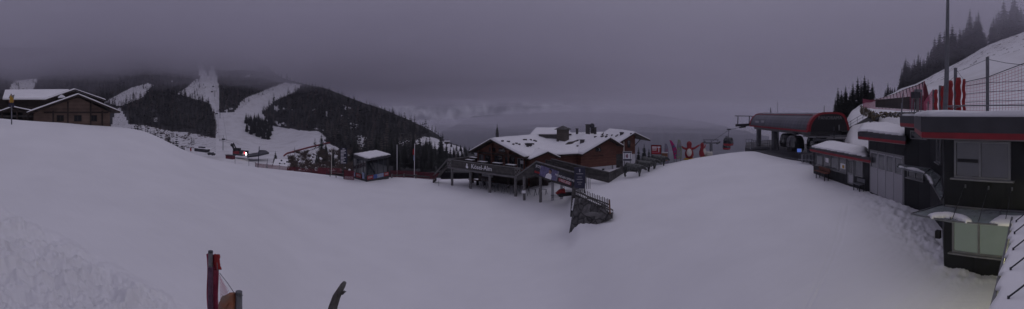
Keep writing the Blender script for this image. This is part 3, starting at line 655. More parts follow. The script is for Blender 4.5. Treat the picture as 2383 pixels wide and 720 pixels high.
def window(root, A, B, px0, px1, z0, z1, splits=(), fm=None, pm=None, t=0.07, sill=True, hs=(), part='window'):
    p = onwall(A, B, px0); q = onwall(A, B, px1); f = MB(); wframe(f, A, B, p, q, z0, z1, 0.0, 0.07, t, splits, hs)
    fr = f.build(part, fm or GREYF, root)
    g_ = MB(); e = (q - p).normalized(); wpanel(g_, A, B, p + e * t * .5, q - e * t * .5, z0 + t * .5, z1 - t * .5, 0.005, 0.03); g_.build('pane', pm or PANE, fr)
    if sill:
        s_ = MB(); wpanel(s_, A, B, p - e * .12, q + e * .12, z0 - 0.06, z0 - 0.003, 0.0, 0.16); s_.build('sill', GREYF, fr)
    return fr
def net(mb, P, Q, h0, h1, sp=0.12, t=0.012, sag=0.0, m=0, hp=None):
    """netting between two posts: P, Q ground points with heights h0 (at P), h1 (at Q)"""
    P = Vector(P); Q = Vector(Q); n = max(2, int((Q - P).length / sp)); rws = max(2, int(max(h0, h1) / (hp or sp)))
    T = lambda u: (h0 + (h1 - h0) * u) - sag * 4 * u * (1 - u)
    for i in range(n + 1):
        u = i / n; a = P.lerp(Q, u); mb.bar(a, a + Vector((0, 0, T(u))), t, t, m)
    for j in range(rws + 1):
        w_ = j / rws; prev = None; k = 6
        for i in range(k + 1):
            u = i / k; a = P.lerp(Q, u) + Vector((0, 0, T(u) * w_))
            if prev is not None: mb.bar(prev, a, t, t, m)
            prev = a
def G(px, r, dz=0.0): return pos(px, r, gz(px, r) + dz)
# ================================================================== SERVICE BUILDING (right)
K0, K1, G1, W1, M0 = V2(1893, 36), V2(2024, 27.3), V2(2105, 22.9), V2(2165, 20.8), V2(2197, 13.1)
M1 = Vector((11.75, -5.5, 0)); BZ = -6.6
MB0 = V2(2192.5, 18.0)
sb_ = thing('service_building', M0 + Vector((0, 0, BZ)), 'large dark grey lift service building with red roof trim and a tall garage door', 'building')
def offp(A, B, o): n = outn(A, B); return A + n * o, B + n * o
wl = MB()
wl.prism([(M0.x, M0.y), (M1.x, M1.y), (26, -5.5), (26, 6), (24, 12.3), (G1.x, G1.y), (W1.x, W1.y), (MB0.x, MB0.y)], BZ, -0.72)
wl.build('wall', ANTH, sb_)
wl = MB(); KG = K1 + (G1 - K1).normalized() * 0.25; bk = Vector((5.5, 2.6, 0))
KGn = K1.copy()
wl.prism([(KGn.x, KGn.y), (G1.x - .003, G1.y), (24.2, 12.5), (28.5, 17.5), (KGn.x + 4.5, KGn.y + 3.2)], BZ, -1.75); wl.build('wall', ANTH, sb_)
wl = MB(); wl.prism([(K0.x, K0.y), (KGn.x + .02, KGn.y + .03), (KGn.x + 4.2, KGn.y + 3.1), (K0.x + 4.2, K0.y + 2.2)], BZ - .6, -3.5); wl.build('wall', ANTH, sb_)
# roofs: dark fascia with a red band, snow on top
def roof(poly, z0, z1, red0, red1, snow_t, over_idx, name='roof'):
    r_ = MB(); r_.prism(poly, red1 + .003, z1); rf = r_.build(name, ANTHF, sb_)
    rb = MB(); c = Vector((sum(p[0] for p in poly) / len(poly), sum(p[1] for p in poly) / len(poly), 0))
    rb.prism([(p[0] + (c.x - p[0]) * .004, p[1] + (c.y - p[1]) * .004) for p in poly], red0, red1); rb.build('red_band', REDM, rf)
    uf = MB(); uf.prism([(p[0] + (c.x - p[0]) * .02, p[1] + (c.y - p[1]) * .02) for p in poly], red0 - .05, red0 - .003); uf.build('soffit', GREYF, rf)
    return rf
def heap(poly, z, t, name, parent, seed=0, edge=0.25, step=0.35, slope=None):
    """snow lying on a roof polygon: thickness rises from its rim"""
    xs = [p[0] for p in poly]; ys = [p[1] for p in poly]; nx = int((max(xs) - min(xs)) / step) + 2; ny = int((max(ys) - min(ys)) / step) + 2
    def dist(x, y):
        d = 1e9; n = len(poly); ins = pip(x, y, poly)
        for i in range(n):
            a = Vector(poly[i][:2]); b = Vector(poly[(i + 1) % n][:2]); e = b - a; u = max(0, min(1, (Vector((x, y)) - a).dot(e) / e.length_squared)); d = min(d, (Vector((x, y)) - a - e * u).length)
        return d if ins else -d
    vs = []; idx = {}; mb = MB()
    for i in range(nx + 1):
        for j in range(ny + 1):
            x = min(xs) + i * step; y = min(ys) + j * step; d = dist(x, y) + 0.10 * noise.noise(Vector((x * 2, y * 2, seed)))
            zz = z(x, y) if callable(z) else z
            h = t * min(1, max(0, d + 0.05) / edge) ** 0.5 * (1 + 0.35 * noise.noise(Vector((x * .7, y * .7, seed)))) if d > -0.05 else None
            if h is not None: idx[(i, j)] = len(vs); vs.append(Vector((x, y, zz + h)))
    F = [[idx[(i, j)], idx[(i + 1, j)], idx[(i + 1, j + 1)], idx[(i, j + 1)]] for i in range(nx) for j in range(ny) if all(k in idx for k in ((i, j), (i + 1, j), (i + 1, j + 1), (i, j + 1)))]
    # skirt down to the roof
    cnt = {}
    for f in F:
        for a, b in zip(f, f[1:] + f[:1]): cnt[tuple(sorted((a, b)))] = cnt.get(tuple(sorted((a, b))), 0) + 1
    low = {}
    for e, c in cnt.items():
        if c == 1:
            for a in e:
                if a not in low:
                    v = vs[a]; zz = z(v.x, v.y) if callable(z) else z; low[a] = len(vs); vs.append(Vector((v.x, v.y, zz - .01)))
            F.append([e[0], e[1], low[e[1]], low[e[0]]])
    mb.add(vs, F); return mb.build(name, SNOWR, parent, smooth=True)
nM = outn(M0, M1); nW = outn(W1, M0); nG = outn(G1, W1); nK = outn(K1, G1)
mainp = [(M0.x - .75, M0.y + .55), (M1.x - .7, M1.y), (27, -5.5), (27, 7), (18.5, 9.2), (15.4, 7.9)]
roof(mainp, -.83, -.10, -.83, -.63, .12, 0)
midp = [(15.0, 7.5), (15.9, 8.1), (18.55, 9.15), (20.5, 9.4), (24.6, 13.0), (18.75, 11.25), (17.9, 10.35), (14.6, 7.85)]
mp_ = V2(2094, 21.3); mid_poly = [(mp_.x, mp_.y), tuple(V2(2187, 16.4))[:2], (16.5, 5.5), (25, 7.5), (26, 13.5)]
roof(mid_poly, -.72, -.125, -.715, -.53, .1, 0)
ga = V2(1996, 27.3); gb = V2(2107, 22.2); roof([(ga.x, ga.y), (gb.x, gb.y), (24, 12.2), (29, 17.5), (ga.x + 5, ga.y + 3.2)], -1.86, -1.36, -1.86, -1.68, .1, 0)
ka = V2(1884, 35.4); kb = V2(2026, 26.6); kroof = [(ka.x, ka.y), (kb.x, kb.y), (KGn.x + 4.6, KGn.y + 3.4), (ka.x + 5.5, ka.y + 2.2)]
roof(kroof, -3.62, -3.22, -3.6, -3.42, .1, 0)
heap(mainp, -.10, .20, 'roof_snow', sb_, 1); heap(mid_poly, -.125, .12, 'roof_snow', sb_, 2)
heap([(ga.x, ga.y), (gb.x, gb.y), (24, 12.2), (29, 17.5), (ga.x + 5, ga.y + 3.2)], lambda x, y: -1.36 + 0.11 * max(0, (x - 20) * .6 + (y - 11) * -.1), .14, 'roof_snow', sb_, 3)
heap(kroof, lambda x, y: -3.22 + 0.06 * max(0, outn(K0, K1).dot(K0) - outn(K0, K1).dot(Vector((x, y, 0)))) ** 1.05 * (1 if True else 0), .13, 'roof_snow', sb_, 4)
# garage door: four leaves, each glazed above
gp = [onwall(K1, G1, p) for p in (2027, 2044.5, 2063, 2082, 2103)]
for i in range(4):
    p, q = gp[i], gp[i + 1]; e = (q - p).normalized(); p2 = p + e * .03; q2 = q - e * .03
    d_ = MB(); wpanel(d_, K1, G1, p2, q2, -5.85, -4.0, 0.004, .07); wframe(d_, K1, G1, p2, q2, -3.997, -2.78, 0.004, .07, .09); dd = d_.build('garage_door_leaf', GREYD, sb_)
    g_ = MB(); wpanel(g_, K1, G1, p2 + e * .09, q2 - e * .09, -3.91, -2.87, .01, .03); g_.build('pane', PANEG, dd)
f_ = MB(); e = (gp[4] - gp[0]).normalized(); wframe(f_, K1, G1, gp[0] - e * .12, gp[4] + e * .12, -6.2, -2.66, 0, .05, .1); f_.build('door_frame', GREYF, sb_)
# kiosk front: big panes, a door, a ledge
kp = [1900, 1917, 1934, 1952, 1970, 1974, 1988, 1991, 2008]
pap = MB()
for a_, b_ in ((1900, 1915.5), (1916.5, 1933), (1934, 1952), (1953, 1971), (1990, 2009)):
    window(sb_, K0, K1, a_, b_, -4.95, -3.68, pm=PANEG, t=.08, sill=False)
dr = window(sb_, K0, K1, 1974, 1988, -5.75, -3.72, pm=PANE, t=.13, sill=False, hs=(0.42,), part='door')
dk = MB(); p = onwall(K0, K1, 1975.5); q = onwall(K0, K1, 1986.5); wpanel(dk, K0, K1, p, q, -5.7, -4.92, .031, .05); dk.build('door_panel', GREYD, dr)
lg = MB(); p = onwall(K0, K1, 1899); q = onwall(K0, K1, 1972); wpanel(lg, K0, K1, p, q, -5.03, -4.96, 0, .14); lg.build('window_ledge', GREYF, sb_)
for a_, b_, z0, z1, m_ in ((1922, 1929, -4.45, -4.05, WPAINT), (1957, 1968, -4.65, -4.2, WPAINT)):
    t_ = MB(); wpanel(t_, K0, K1, onwall(K0, K1, a_), onwall(K0, K1, b_), z0, z1, .032, .045); t_.build('notice', m_, sb_)
t_ = MB(); wpanel(t_, K0, K1, onwall(K0, K1, 1961), onwall(K0, K1, 1966), -4.6, -4.33, .046, .05); t_.build('notice', YELL, sb_)
# other windows
window(sb_, G1, W1, 2120, 2158, -1.52, -1.02, pm=PANE, t=.06, sill=False)
window(sb_, G1, W1, 2113, 2150, -3.95, -3.35, pm=PANE, t=.07, splits=(.5,))
window(sb_, W1, MB0, 2181, 2191, -2.5, -.95, pm=PANEG, t=.07)
window(sb_, M0, M1, 2222, 2353, -2.27, -.94, splits=(.47,), pm=PANEG, t=.075)
window(sb_, M0, M1, 2217, 2352, -5.12, -3.62, splits=(.47,), pm=LITW, t=.075)
bl = MB(); wpanel(bl, M0, M1, onwall(M0, M1, 2229), onwall(M0, M1, 2277), -1.70, -1.58, .031, .05); bl.build('window_blind', BLACK, sb_)
pl = MB(); wpanel(pl, M0, M1, onwall(M0, M1, 2200), M1, -3.36, -3.31, .003, .05); pl.build('wall_profile', GREYF, sb_)
lp = MB(); q0 = onwall(M0, M1, 2198); lp.box(M0 + Vector((-.02, .22, -4.5)), (.18, .18, .3)); lp.build('wall_lantern', BLACK, sb_)
for px in (2246, 2300, 2354):
    a_ = MB(); p = onwall(M0, M1, px); wpanel(a_, M0, M1, p, p + (M1 - M0).normalized() * .05, -2.62, -2.5, .003, .06); a_.build('rod_anchor', STEEL, sb_)
# glass canopies
def canopy(inner, outer, z, label, rods, seed, lumps=(), patches=()):
    c = thing('glass_canopy', Vector(inner[0]) + Vector((0, 0, z)), label, 'canopy')
    g_ = MB(); poly = [Vector((p.x, p.y, z + .0)) for p in inner] + [Vector((p.x, p.y, z - .03)) for p in reversed(outer)]
    g_.slab(poly, .025); g_.build('glass_sheet', CANG, c)
    f_ = MB(); n = len(inner)
    for i in range(n - 1): f_.bar(inner[i] + Vector((0, 0, z + .02)), inner[i + 1] + Vector((0, 0, z + .02)), .05, .05); f_.bar(outer[i] + Vector((0, 0, z - .01)), outer[i + 1] + Vector((0, 0, z - .01)), .035, .05)
    for i in range(n): f_.bar(inner[i] + Vector((0, 0, z + .03)), outer[i] + Vector((0, 0, z + .0)), .03, .04)
    f_.build('edge_profile', STEEL, c)
    for a, b in rods: r_ = MB().tube([a, b], .012, 6); r_.build('tie_rod', DSTEEL, c)
    for poly_ in patches: heap(poly_, z - .01, .16, 'snow_patch', c, seed, edge=.3, step=.06)
    return c
ci = [V2(2092, 22.2), V2(2165, 20.4), V2(2190, 17.6), V2(2196, 13.5)]; co = [V2(2086, 21.0), V2(2150, 18.9), V2(2173, 15.2), V2(2189, 13.0)]
rodsB = [((ci[i] + Vector((0, 0, -2.4)) if False else ci[i] + Vector((0, 0, -3.1))), co[i] + Vector((0, 0, -3.1))) for i in (1, 2)]
canopy(ci, co, -3.1, 'narrow frosted glass canopy curving along the recessed wall beside the garage door', rodsB, 3,
       patches=([tuple(V2(2090, 21.3))[:2], tuple(V2(2150, 19.2))[:2], tuple(V2(2172, 15.6))[:2], tuple(V2(2168, 17.5))[:2], tuple(V2(2140, 20.0))[:2]],))
mi = [Vector((M0.x + .15, M0.y + .12, 0)), Vector((12.0, 4.5, 0)), Vector((12.0, 2.9, 0)), Vector((11.9, 1.2, 0)), Vector((11.85, -.5, 0)), Vector((11.75, -2.5, 0))]
mo = [Vector((10.72, 5.61, 0)), Vector((10.45, 4.15, 0)), Vector((10.5, 2.7, 0)), Vector((10.5, 1.2, 0)), Vector((10.5, -.5, 0)), Vector((10.5, -2.5, 0))]
rods = [(Vector((12.0, onwall(M0, M1, px).y, -2.55)), Vector((10.6, onwall(M0, M1, px).y - .1, -3.34))) for px in (2246, 2300, 2354)]
canopy(mi, mo, -3.38, 'wide frosted glass canopy round the building corner above the lit window', rods, 4,
       patches=([(10.45, 4.75), (10.75, 4.95), (11.15, 4.45), (11.1, 4.1), (10.9, 3.75), (10.5, 3.45), (10.42, 3.6), (10.7, 3.95), (10.8, 4.2), (10.7, 4.5)], [(10.45, 2.75), (10.6, 2.9), (11.4, 2.8), (11.3, 1.0), (10.5, 1.0)]))
# bench below the kiosk windows and a shelf
def bench(px0, px1, o, z, label, nm='bench'):
    p = onwall(K0, K1, px0) if px0 < 2020 else onwall(K1, G1, px0); q = onwall(K0, K1, px1) if px1 < 2020 else onwall(K1, G1, px1); A_, B_ = (K0, K1)
    n = outn(A_, B_); b = thing(nm, p + n * .4 + Vector((0, 0, z - .45)), label, 'bench'); e = (q - p).normalized()
    s_ = MB(); wpanel(s_, A_, B_, p, q, z, z + .05, o, o + .5); s_.build('seat', WOODR if nm == 'bench' and px0 < 1950 else STEEL, b)
    bk_ = MB(); wpanel(bk_, A_, B_, p, q, z + .12, z + .42, o - .02, o + .04); bk_.build('backrest', WOODR if px0 < 1950 else STEEL, b)
    for u in (.12, .88):
        l_ = MB(); c_ = p.lerp(q, u); l_.bar(c_ + n * (o + .06) + Vector((0, 0, z - .75)), c_ + n * (o + .06) + Vector((0, 0, z + .0)), .06, .06); l_.bar(c_ + n * (o + .42) + Vector((0, 0, z - .75)), c_ + n * (o + .42) + Vector((0, 0, z - .003)), .06, .06); l_.build('leg', DSTEEL, b)
bench(1914, 1940, .35, -5.3, 'brown wooden bench against the wall under the kiosk windows')
bench(1998, 2016, .1, -5.45, 'narrow grey bench between the kiosk and the tall garage door')
# ================================================================== ROOF-TOP POSTS, PADS AND NETTING
def post(px, r, z0, z1, rad, name, label, cat, group=None, m=STEEL, lean=(0, 0), cap=True):
    a = pos(px, r, z0); b = pos(px, r, z1) + Vector((lean[0], lean[1], 0)); mb = MB().tube([a, b], rad, 10)
    return tag(mb.build(name, m), label, cat, group)
zr = .04
tag(MB().tube([pos(2199, 13.6, -.1), pos(2203, 13.6, 1.35), pos(2206, 13.6, 4.6)], [.10, .09, .055], 12).tube([pos(2199, 13.6, -.1), pos(2199, 13.6, .06)], .2, 12).build('mast', STEEL), 'very tall grey steel mast rising out of the picture from the roof corner', 'mast')
post(2298, 12.4, -.12, 1.93, .062, 'net_post', 'tall thick grey post standing alone on the snowy roof edge in front of the netting', 'post')
post(2223.5, 15.5, -.1, 1.95, .075, 'net_post', 'grey post with a red pad beside it, next after the tall mast', 'post')
post(2188, 17.5, -.1, 1.35, .075, 'net_post', 'short grey post between the two narrow red pads before the mast', 'post')
post(2173, 18.5, -.1, 1.2, .07, 'net_post', 'short grey post at the far end of the red pads', 'post')
def pad(px, r, z0, z1, wd, label, m=REDP):
    b = MB(); n = 10
    pts = [pos(px, r, z0 + (z1 - z0) * i / n) + Vector((.02 * math.sin(i * 1.3), .02 * math.cos(i * 1.7), 0)) for i in range(n + 1)]
    b.tube(pts, [wd * (.8 if i in (0, n) else 1) * (1 + .06 * math.sin(i * 2.1)) for i in range(n + 1)], 10)
    o = b.build('safety_pad', m, smooth=True); tag(o, label, 'safety pad')
pad(2178, 18.3, 0, 1.2, .09, 'narrow red safety pad farthest along the row, beside a short grey post')
pad(2194, 17.3, 0, 1.3, .10, 'narrow red safety pad just before the tall steel mast')
pad(2209, 15.9, -.05, 1.42, .17, 'widest bright red safety pad, directly behind the tall steel mast')
pad(2230, 15.3, -.05, 1.5, .12, 'red safety pad strapped beside the tall grey post')
pad(2243, 14.8, -.1, 1.4, .07, 'thin faded red pad closing the end of the netting')
nt_ = thing('safety_net', pos(2300, 14, -.05), 'pink safety netting stretched behind the roof-edge railing', 'net')
a_ = pos(2246, 14.6, 0); b_ = pos(2298, 13.0, 0); c_ = pos(2400, 12.2, 0)
mb = MB(); net(mb, a_, b_, 1.25, 1.28, .12, .008, .03); net(mb, b_, c_, 1.28, 1.75, .12, .008, .04); mb.build('mesh_panel', PINKN, nt_)
mb = MB(); mb.tube([a_ + Vector((0, 0, 1.27)), b_ + Vector((0, 0, 1.30)), c_ + Vector((0, 0, 1.78))], .016, 5)
for h in (.45, .78, 1.1): mb.tube([a_ + Vector((0, 0, h)), b_ + Vector((0, 0, h)), c_ + Vector((0, 0, h))], .010, 5)
mb.build('support_cable', DSTEEL, nt_)
mb = MB(); top = pos(2298, 12.4, 1.86); mb.tube([pos(2224, 15.5, 1.92), pos(2245, 14.6, 1.3)], .008, 4); mb.tube([pos(2240, 14.6, 1.75), pos(2265, 13.8, 1.84), top, pos(2340, 12.3, 1.72), pos(2400, 12.2, 1.6)], .009, 4)
mb.tube([pos(2160, 19, .75), pos(2172, 18.5, 1.0), pos(2188, 17.5, 1.2), pos(2223, 15.5, 1.6)], .008, 4)
tag(mb.build('wire', DSTEEL), 'thin sagging wire strung between the tops of the roof posts', 'wire')
rl = thing('roof_railing', pos(2300, 12.0, -.1), 'low grey tube railing along the snowy roof edge', 'railing')
mb = MB(); mb.tube([pos(2205, 13.3, .28), pos(2298, 12.2, .28), pos(2400, 11.9, .28)], .022, 8); mb.build('rail', STEEL, rl)
mb = MB(); mb.tube([pos(2095, 21.3, .05), pos(2150, 18.8, .10), pos(2200, 14.5, .10)], .025, 8); mb.tube([pos(2246, 14.4, .35), pos(2222, 15.2, .22), pos(2200, 14.6, .3)], .02, 6); mb.build('rail', STEEL, rl)
for px, r in ((2098, 21.2), (2128, 20), (2160, 18.2)):
    mb = MB(); mb.tube([pos(px, r, -.13), pos(px, r, .62)], .035, 8); mb.build('railing_post', STEEL, rl)
# posts, lamp and boxes on the roof edge over the recess
for px, r, h, lb in ((2098, 27, 1.5, 'slim leaning grey pole farthest from the floodlight on the snowy bank'), (2120.5, 24, 1.45, 'slim leaning grey pole just before the floodlight'), (2142, 23, 1.5, 'slim leaning grey pole just after the floodlight')):
    post(px, r, -.4, h, .035, 'net_post', lb, 'post', lean=(.1, -.05))
fl = thing('floodlight', pos(2134, 22, -.3), 'boxy dark floodlight on a short pale pole above the roof edge', 'floodlight')
MB().tube([pos(2134, 22, -.3), pos(2134, 22, 1.0)], .05, 8).build('pole', WOODP, fl)
MB().box(pos(2131, 22, 1.12), (.45, .35, .38), -.4).build('lamp_housing', DSTEEL, fl); MB().box(pos(2137, 22, 1.38), (.4, .3, .16), -.4).build('lamp_shade', STEEL, fl)
post(2137.5, 21.6, -.3, .95, .035, 'net_post', 'pale wooden stake standing right beside the floodlight', 'post', m=WOODP)
# curved pink net fence above the bank with dark boarding below
cv = [(2008, 62, 230, 252), (2024, 58, 233, 252), (2038, 55, 232, 254), (2060, 50, 226, 255), (2085, 44, 218, 258), (2110, 38, 207, 258), (2135, 32, 199, 258), (2152, 28, 190, 255)]
nf = thing('net_fence', at(2080, 256, 45), 'long pink net fence curving down the bank on leaning posts', 'fence')
mb = MB(); ms = []
for (p0, r0, t0, b0), (p1, r1, t1, b1) in zip(cv, cv[1:]):
    P = at(p0, b0, r0); Q = at(p1, b1, r1); net(mb, P, Q, r0 * (b0 - t0) / S, r1 * (b1 - t1) / S, .16 if r0 > 50 else .2, .022 if p0 < 2036 else .014)
mb.build('mesh_panel', PINKN, nf)
mb = MB().tube([at(p, t, r) for p, r, t, b in cv], .035, 5); mb.build('top_rope', REDN, nf)
for i in range(15):
    px = 2042 + i * 7.6; r = float(np.interp(px, [c[0] for c in cv], [c[1] for c in cv])); t = float(np.interp(px, [c[0] for c in cv], [c[2] for c in cv]))
    mb = MB().tube([at(px + 4 + i * .25, 254, r), at(px - 1 - i * .1, t - 1, r)], .045, 6); mb.build('fence_post', DSTEEL, nf)
bd = MB()
bt = [(2037, 54, 232, 250), (2060, 49.5, 231, 251), (2090, 42.5, 228, 253), (2120, 35.5, 225, 255), (2152, 28.5, 222, 258)]
for (p0, r0, t0, b0), (p1, r1, t1, b1) in zip(bt, bt[1:]):
    a = [at(p0, b0, r0), at(p1, b1, r1), at(p1, t1, r1), at(p0, t0, r0)]; bd.panel(a, outn(Vector((a[0].x, a[0].y, 0)), Vector((a[1].x, a[1].y, 0))), .12)
tag(bd.build('retaining_boards', WOODD), 'long dark timber retaining boards under the pink net fence on the bank', 'barrier')
mb = MB()
for (p0, r0, t0, b0), (p1, r1, t1, b1) in (((2150, 27.5, 188, 250), (2156, 26.8, 200, 240)), ((2156, 26.8, 200, 240), (2164, 26, 236, 243))):
    net(mb, at(p0, b0, r0), at(p1, b1, r1), r0 * (b0 - t0) / S, r1 * (b1 - t1) / S, .05, .02, 0)
tag(mb.build('net_bundle', REDN), 'gathered red netting hanging at the end of the retaining boards', 'net')
mb = MB(); net(mb, at(2150, 258, 24), at(2172, 258, 20), .55, 1.2, .12, .010); tag(mb.build('safety_net', PINKN), 'small pink net panel slanting up to the first red pad', 'net')
# rocks and dry grass along the bank
mb = MB(); R_ = random.Random(5)
for k in range(260):
    px = R_.uniform(2030, 2165); t = (px - 2030) / 135; r = 40 - 15 * t + R_.uniform(-1, 1); z = at(px, 262 + R_.uniform(0, 12) * (1 - .3 * t), r)
    mb.ball(z, (R_.uniform(.05, .16), R_.uniform(.05, .16), R_.uniform(.04, .12)), 6, 4, m=R_.choice((0, 0, 1)))
tag(mb.build('dry_grass_tufts', [GRASS, STONE]), kind='stuff')
mb = MB()
for k in range(500):
    px = R_.uniform(2002, 2036); py = 246 + (px - 2002) * .55 + R_.uniform(0, 20); r = 52 - (px - 2002) * .2; p = at(px, py, r); mb.tube([p, p + Vector((R_.uniform(-.2, .2), R_.uniform(-.2, .2), R_.uniform(.1, .4)))], [.04, .01], 3, cap=False)
tag(mb.build('bank_grass', GRASS), kind='stuff')
# snow shelf and dark liner trough behind the station
SH = [(1958, 340, 52), (1975, 292, 58), (2005, 262, 60), (2010, 240, 62), (2036, 262, 52), (2050, 300, 44), (2000, 345, 38)]
dk = MB(); ct = [(1958, 322, 306, 47), (1975, 314, 297, 47), (1995, 300, 287, 47), (2015, 290, 275, 47), (2034, 282, 266, 47), (2044, 276, 266, 46), (2046, 268, 265, 45.5)]
lo = [at(a, b, r - 1.5) for a, b, c, r in ct]; hi = [at(a, c, r + 1.5) for a, b, c, r in ct]; n = len(ct)
dk.add(lo + hi + [v - Vector((0, 0, .5)) for v in lo + hi], [(i, i + 1, n + i + 1, n + i) for i in range(n - 1)] + [(2 * n + i, i, i + 1, 2 * n + i + 1)[::-1] for i in range(n - 1)])
tag(dk.build('slope_liner', BLACK), 'black rubber sheet lying in a curve up the snowy bank behind the station', 'liner')
rl2 = thing('bank_railing', at(1990, 290, 49), 'thin grey railing climbing the snowy bank behind the station roof', 'railing')
P_ = [at(1966, 306, 49), at(1980, 297, 49), at(1995, 288, 49), at(2008, 281, 49), at(2022, 272, 49)]
MB().tube([p + Vector((0, 0, .85)) for p in P_], .03, 5).tube([p + Vector((0, 0, .45)) for p in P_], .02, 5).build('rail', STEEL, rl2)
for p in P_: MB().tube([p - Vector((0, 0, .4)), p + Vector((0, 0, .85))], .03, 5).build('railing_post', STEEL, rl2)
# ================================================================== NEAR SNOW-COVERED CANOPY AT THE FRAME CORNER
cn = thing('snowy_canopy', (6, 0, -2.75), 'flat glass canopy buried under snow with slanting steel rods', 'canopy')
cp = [(3.2, .95), (4.3, 1.15), (6.2, 1.42), (8.1, 1.72), (9.2, 1.80), (10.0, -1.0), (9.6, -4), (3.2, -4)]
MB().prism(cp, -2.78, -2.74).build('glass_sheet', CANG, cn); heap(cp, -2.74, .13, 'snow_layer', cn, 6, edge=.25, step=.09)
mb = MB(); mb.bar((3.2, 1.02, -2.8), (9.4, 1.97, -2.8), .05, .05); mb.build('edge_profile', STEEL, cn)
for px, py in ((2365, 514), (2361, 541), (2358, 579), (2352, 625), (2347, 692)):
    r = 2.6 / math.tan((py - CY) / S); a = pos(px, r, -2.6); MB().tube([a, a + Vector((1.5, -1.9, 1.5))], .014, 6).build('tie_rod', DSTEEL, cn)
    MB().tube([a - Vector((0, 0, .05)), a + Vector((0, 0, .015))], .02, 8).build('rod_foot', DSTEEL, cn)
# lamp under it, as the yellow light on the snow shows
lf = thing('canopy_lamp', (7.6, .7, -3.05), 'small lit yellowish lamp under the snow-covered canopy', 'lamp')
MB().tube([(7.6, .7, -2.79), (7.6, .7, -2.95)], .09, 12).build('lamp_housing', STEEL, lf); MB().ball((7.6, .7, -2.98), (.08, .08, .05)).build('bulb', LAMPY, lf)
ld = bpy.data.lights.new('canopy_light', 'POINT'); ld.energy = 95; ld.color = (1.0, 0.93, 0.45); ld.shadow_soft_size = .1
lo_ = lin(bpy.data.objects.new('canopy_light', ld)); lo_.location = (7.6, .7, -3.12)
# ================================================================== FOREGROUND POSTS AND BRANCH
fp = thing('fence_post', at(490, 800, 4.6), 'grey steel post wrapped in a torn red and magenta pad', 'post')
tp = at(490, 586, 4.6); bt_ = at(492, 900, 4.6)
MB().tube([bt_, tp - Vector((0, 0, .02)), tp], [.030, .030, .026], 14).build('pole', STEEL, fp)
MB().tube([bt_, at(490, 800, 4.58), at(490, 622, 4.58)], .034, 14).build('net_sleeve', mat('violet_grey_net', (.12, .055, .10), .8, scale=20, var=.4), fp)
MB().tube([tp - Vector((0, 0, .015)), tp + Vector((0, 0, .008))], .032, 14).build('pole_cap', DSTEEL, fp)
def sheet_pad(px0, px1, y0, y1, r, m, name, parent, back=.05):
    b = MB(); n = 16; rows = []
    for i in range(n + 1):
        t = i / n; py = y0 + (y1 - y0) * t; row = []
        for j in range(7):
            u = j / 6; px = px0 + (px1 - px0) * u + 1.5 * math.sin(t * 9 + j) * (1 if j in (0, 6) else 0) + t * 4
            row.append(at(px, py + (4 * (u - .3) ** 2 * 10 if i == 0 else 0), r + back - .03 * math.sin(math.pi * u) + .010 * math.sin(t * 14 + j * 2)))
        rows.append(row)
    b.add([v for rw in rows for v in rw], [(i * 7 + j, i * 7 + j + 1, (i + 1) * 7 + j + 1, (i + 1) * 7 + j) for i in range(n) for j in range(6)])
    o = b.build(name, m, parent, smooth=True); s_ = o.modifiers.new('solid', 'SOLIDIFY'); s_.thickness = .012; return o
sheet_pad(480, 507, 589, 780, 4.6, MAGP, 'pad', fp); sheet_pad(497, 509, 591, 628, 4.57, REDP, 'pad', fp, .045)
MB().tube([at(505, 612, 4.55), at(506, 628, 4.55), at(509, 632, 4.55)], .004, 5).build('hook', STEEL, fp)
post(556, 4.4, at(556, 900, 4.4).z, at(556, 679, 4.4).z, .042, 'fence_post', 'thick bare grey steel post with a cord tied round its top', 'post')
tag(MB().tube([at(511, 636, 4.55), at(530, 660, 4.5), at(546, 684, 4.42)], .004, 5).tube([at(547, 684, 4.36), at(556, 691, 4.34), at(565, 688, 4.36)], .005, 5).build('cord', DSTEEL), 'thin dark cord running from the red pad to the bare steel post', 'cord')
mb = MB(); 
for i in range(9):
    mb.tube([at(511 + i * .6, 640 + i * 9, 4.55), at(518 + i * 2, 660 + i * 7, 4.5), at(528 + i * 2, 672 + i * 8, 4.48)], .0025, 4)
    mb.tube([at(511 + i * 3, 640 + i * 5, 4.55), at(513 + i * 2, 690, 4.52), at(512 + i * 2, 730, 4.52)], .0025, 4)
tag(mb.build('net_remnant', PINKN), 'ragged pink net remnant hanging under the cord between the two steel posts', 'net')
op = MB(); rows = []
for i in range(24):
    t = i / 23; row = []
    for j in range(17):
        u = j / 16; px = 515 + 31 * u; py = 681 + (1 - math.sin(math.pi * min(1, u * 1.25) * .5)) * 20 + t * 95
        row.append(at(px, py, 4.46 - .07 * math.sin(math.pi * u) + .022 * noise.noise(Vector((u * 4, t * 5, 1))) + .012 * math.sin(u * 9 + t * 14)))
    rows.append(row)
op.add([v for rw in rows for v in rw], [(i * 17 + j, i * 17 + j + 1, (i + 1) * 17 + j + 1, (i + 1) * 17 + j) for i in range(23) for j in range(16)])
oo = op.build('safety_pad', ORANGE, smooth=True); oo.modifiers.new('solid', 'SOLIDIFY').thickness = .04; tag(oo, 'crumpled faded orange pad tied to the bare steel post', 'safety pad')
br = MB(); bpts = [(762, 790, .062), (768, 745, .06), (775, 715, .055), (783, 692, .048), (792, 674, .040), (798, 664, .033), (803, 657, .022)]
br.tube([at(x, y, 4.3) for x, y, r in bpts], [r for x, y, r in bpts], 10); br.tube([at(795, 684, 4.28), at(802, 679, 4.27), at(805, 680, 4.27)], [.02, .014, .008], 6)
for v in br.v: v += Vector((noise.noise(v * 9), noise.noise(v * 9 + Vector((5, 0, 0))), noise.noise(v * 11))) * .010
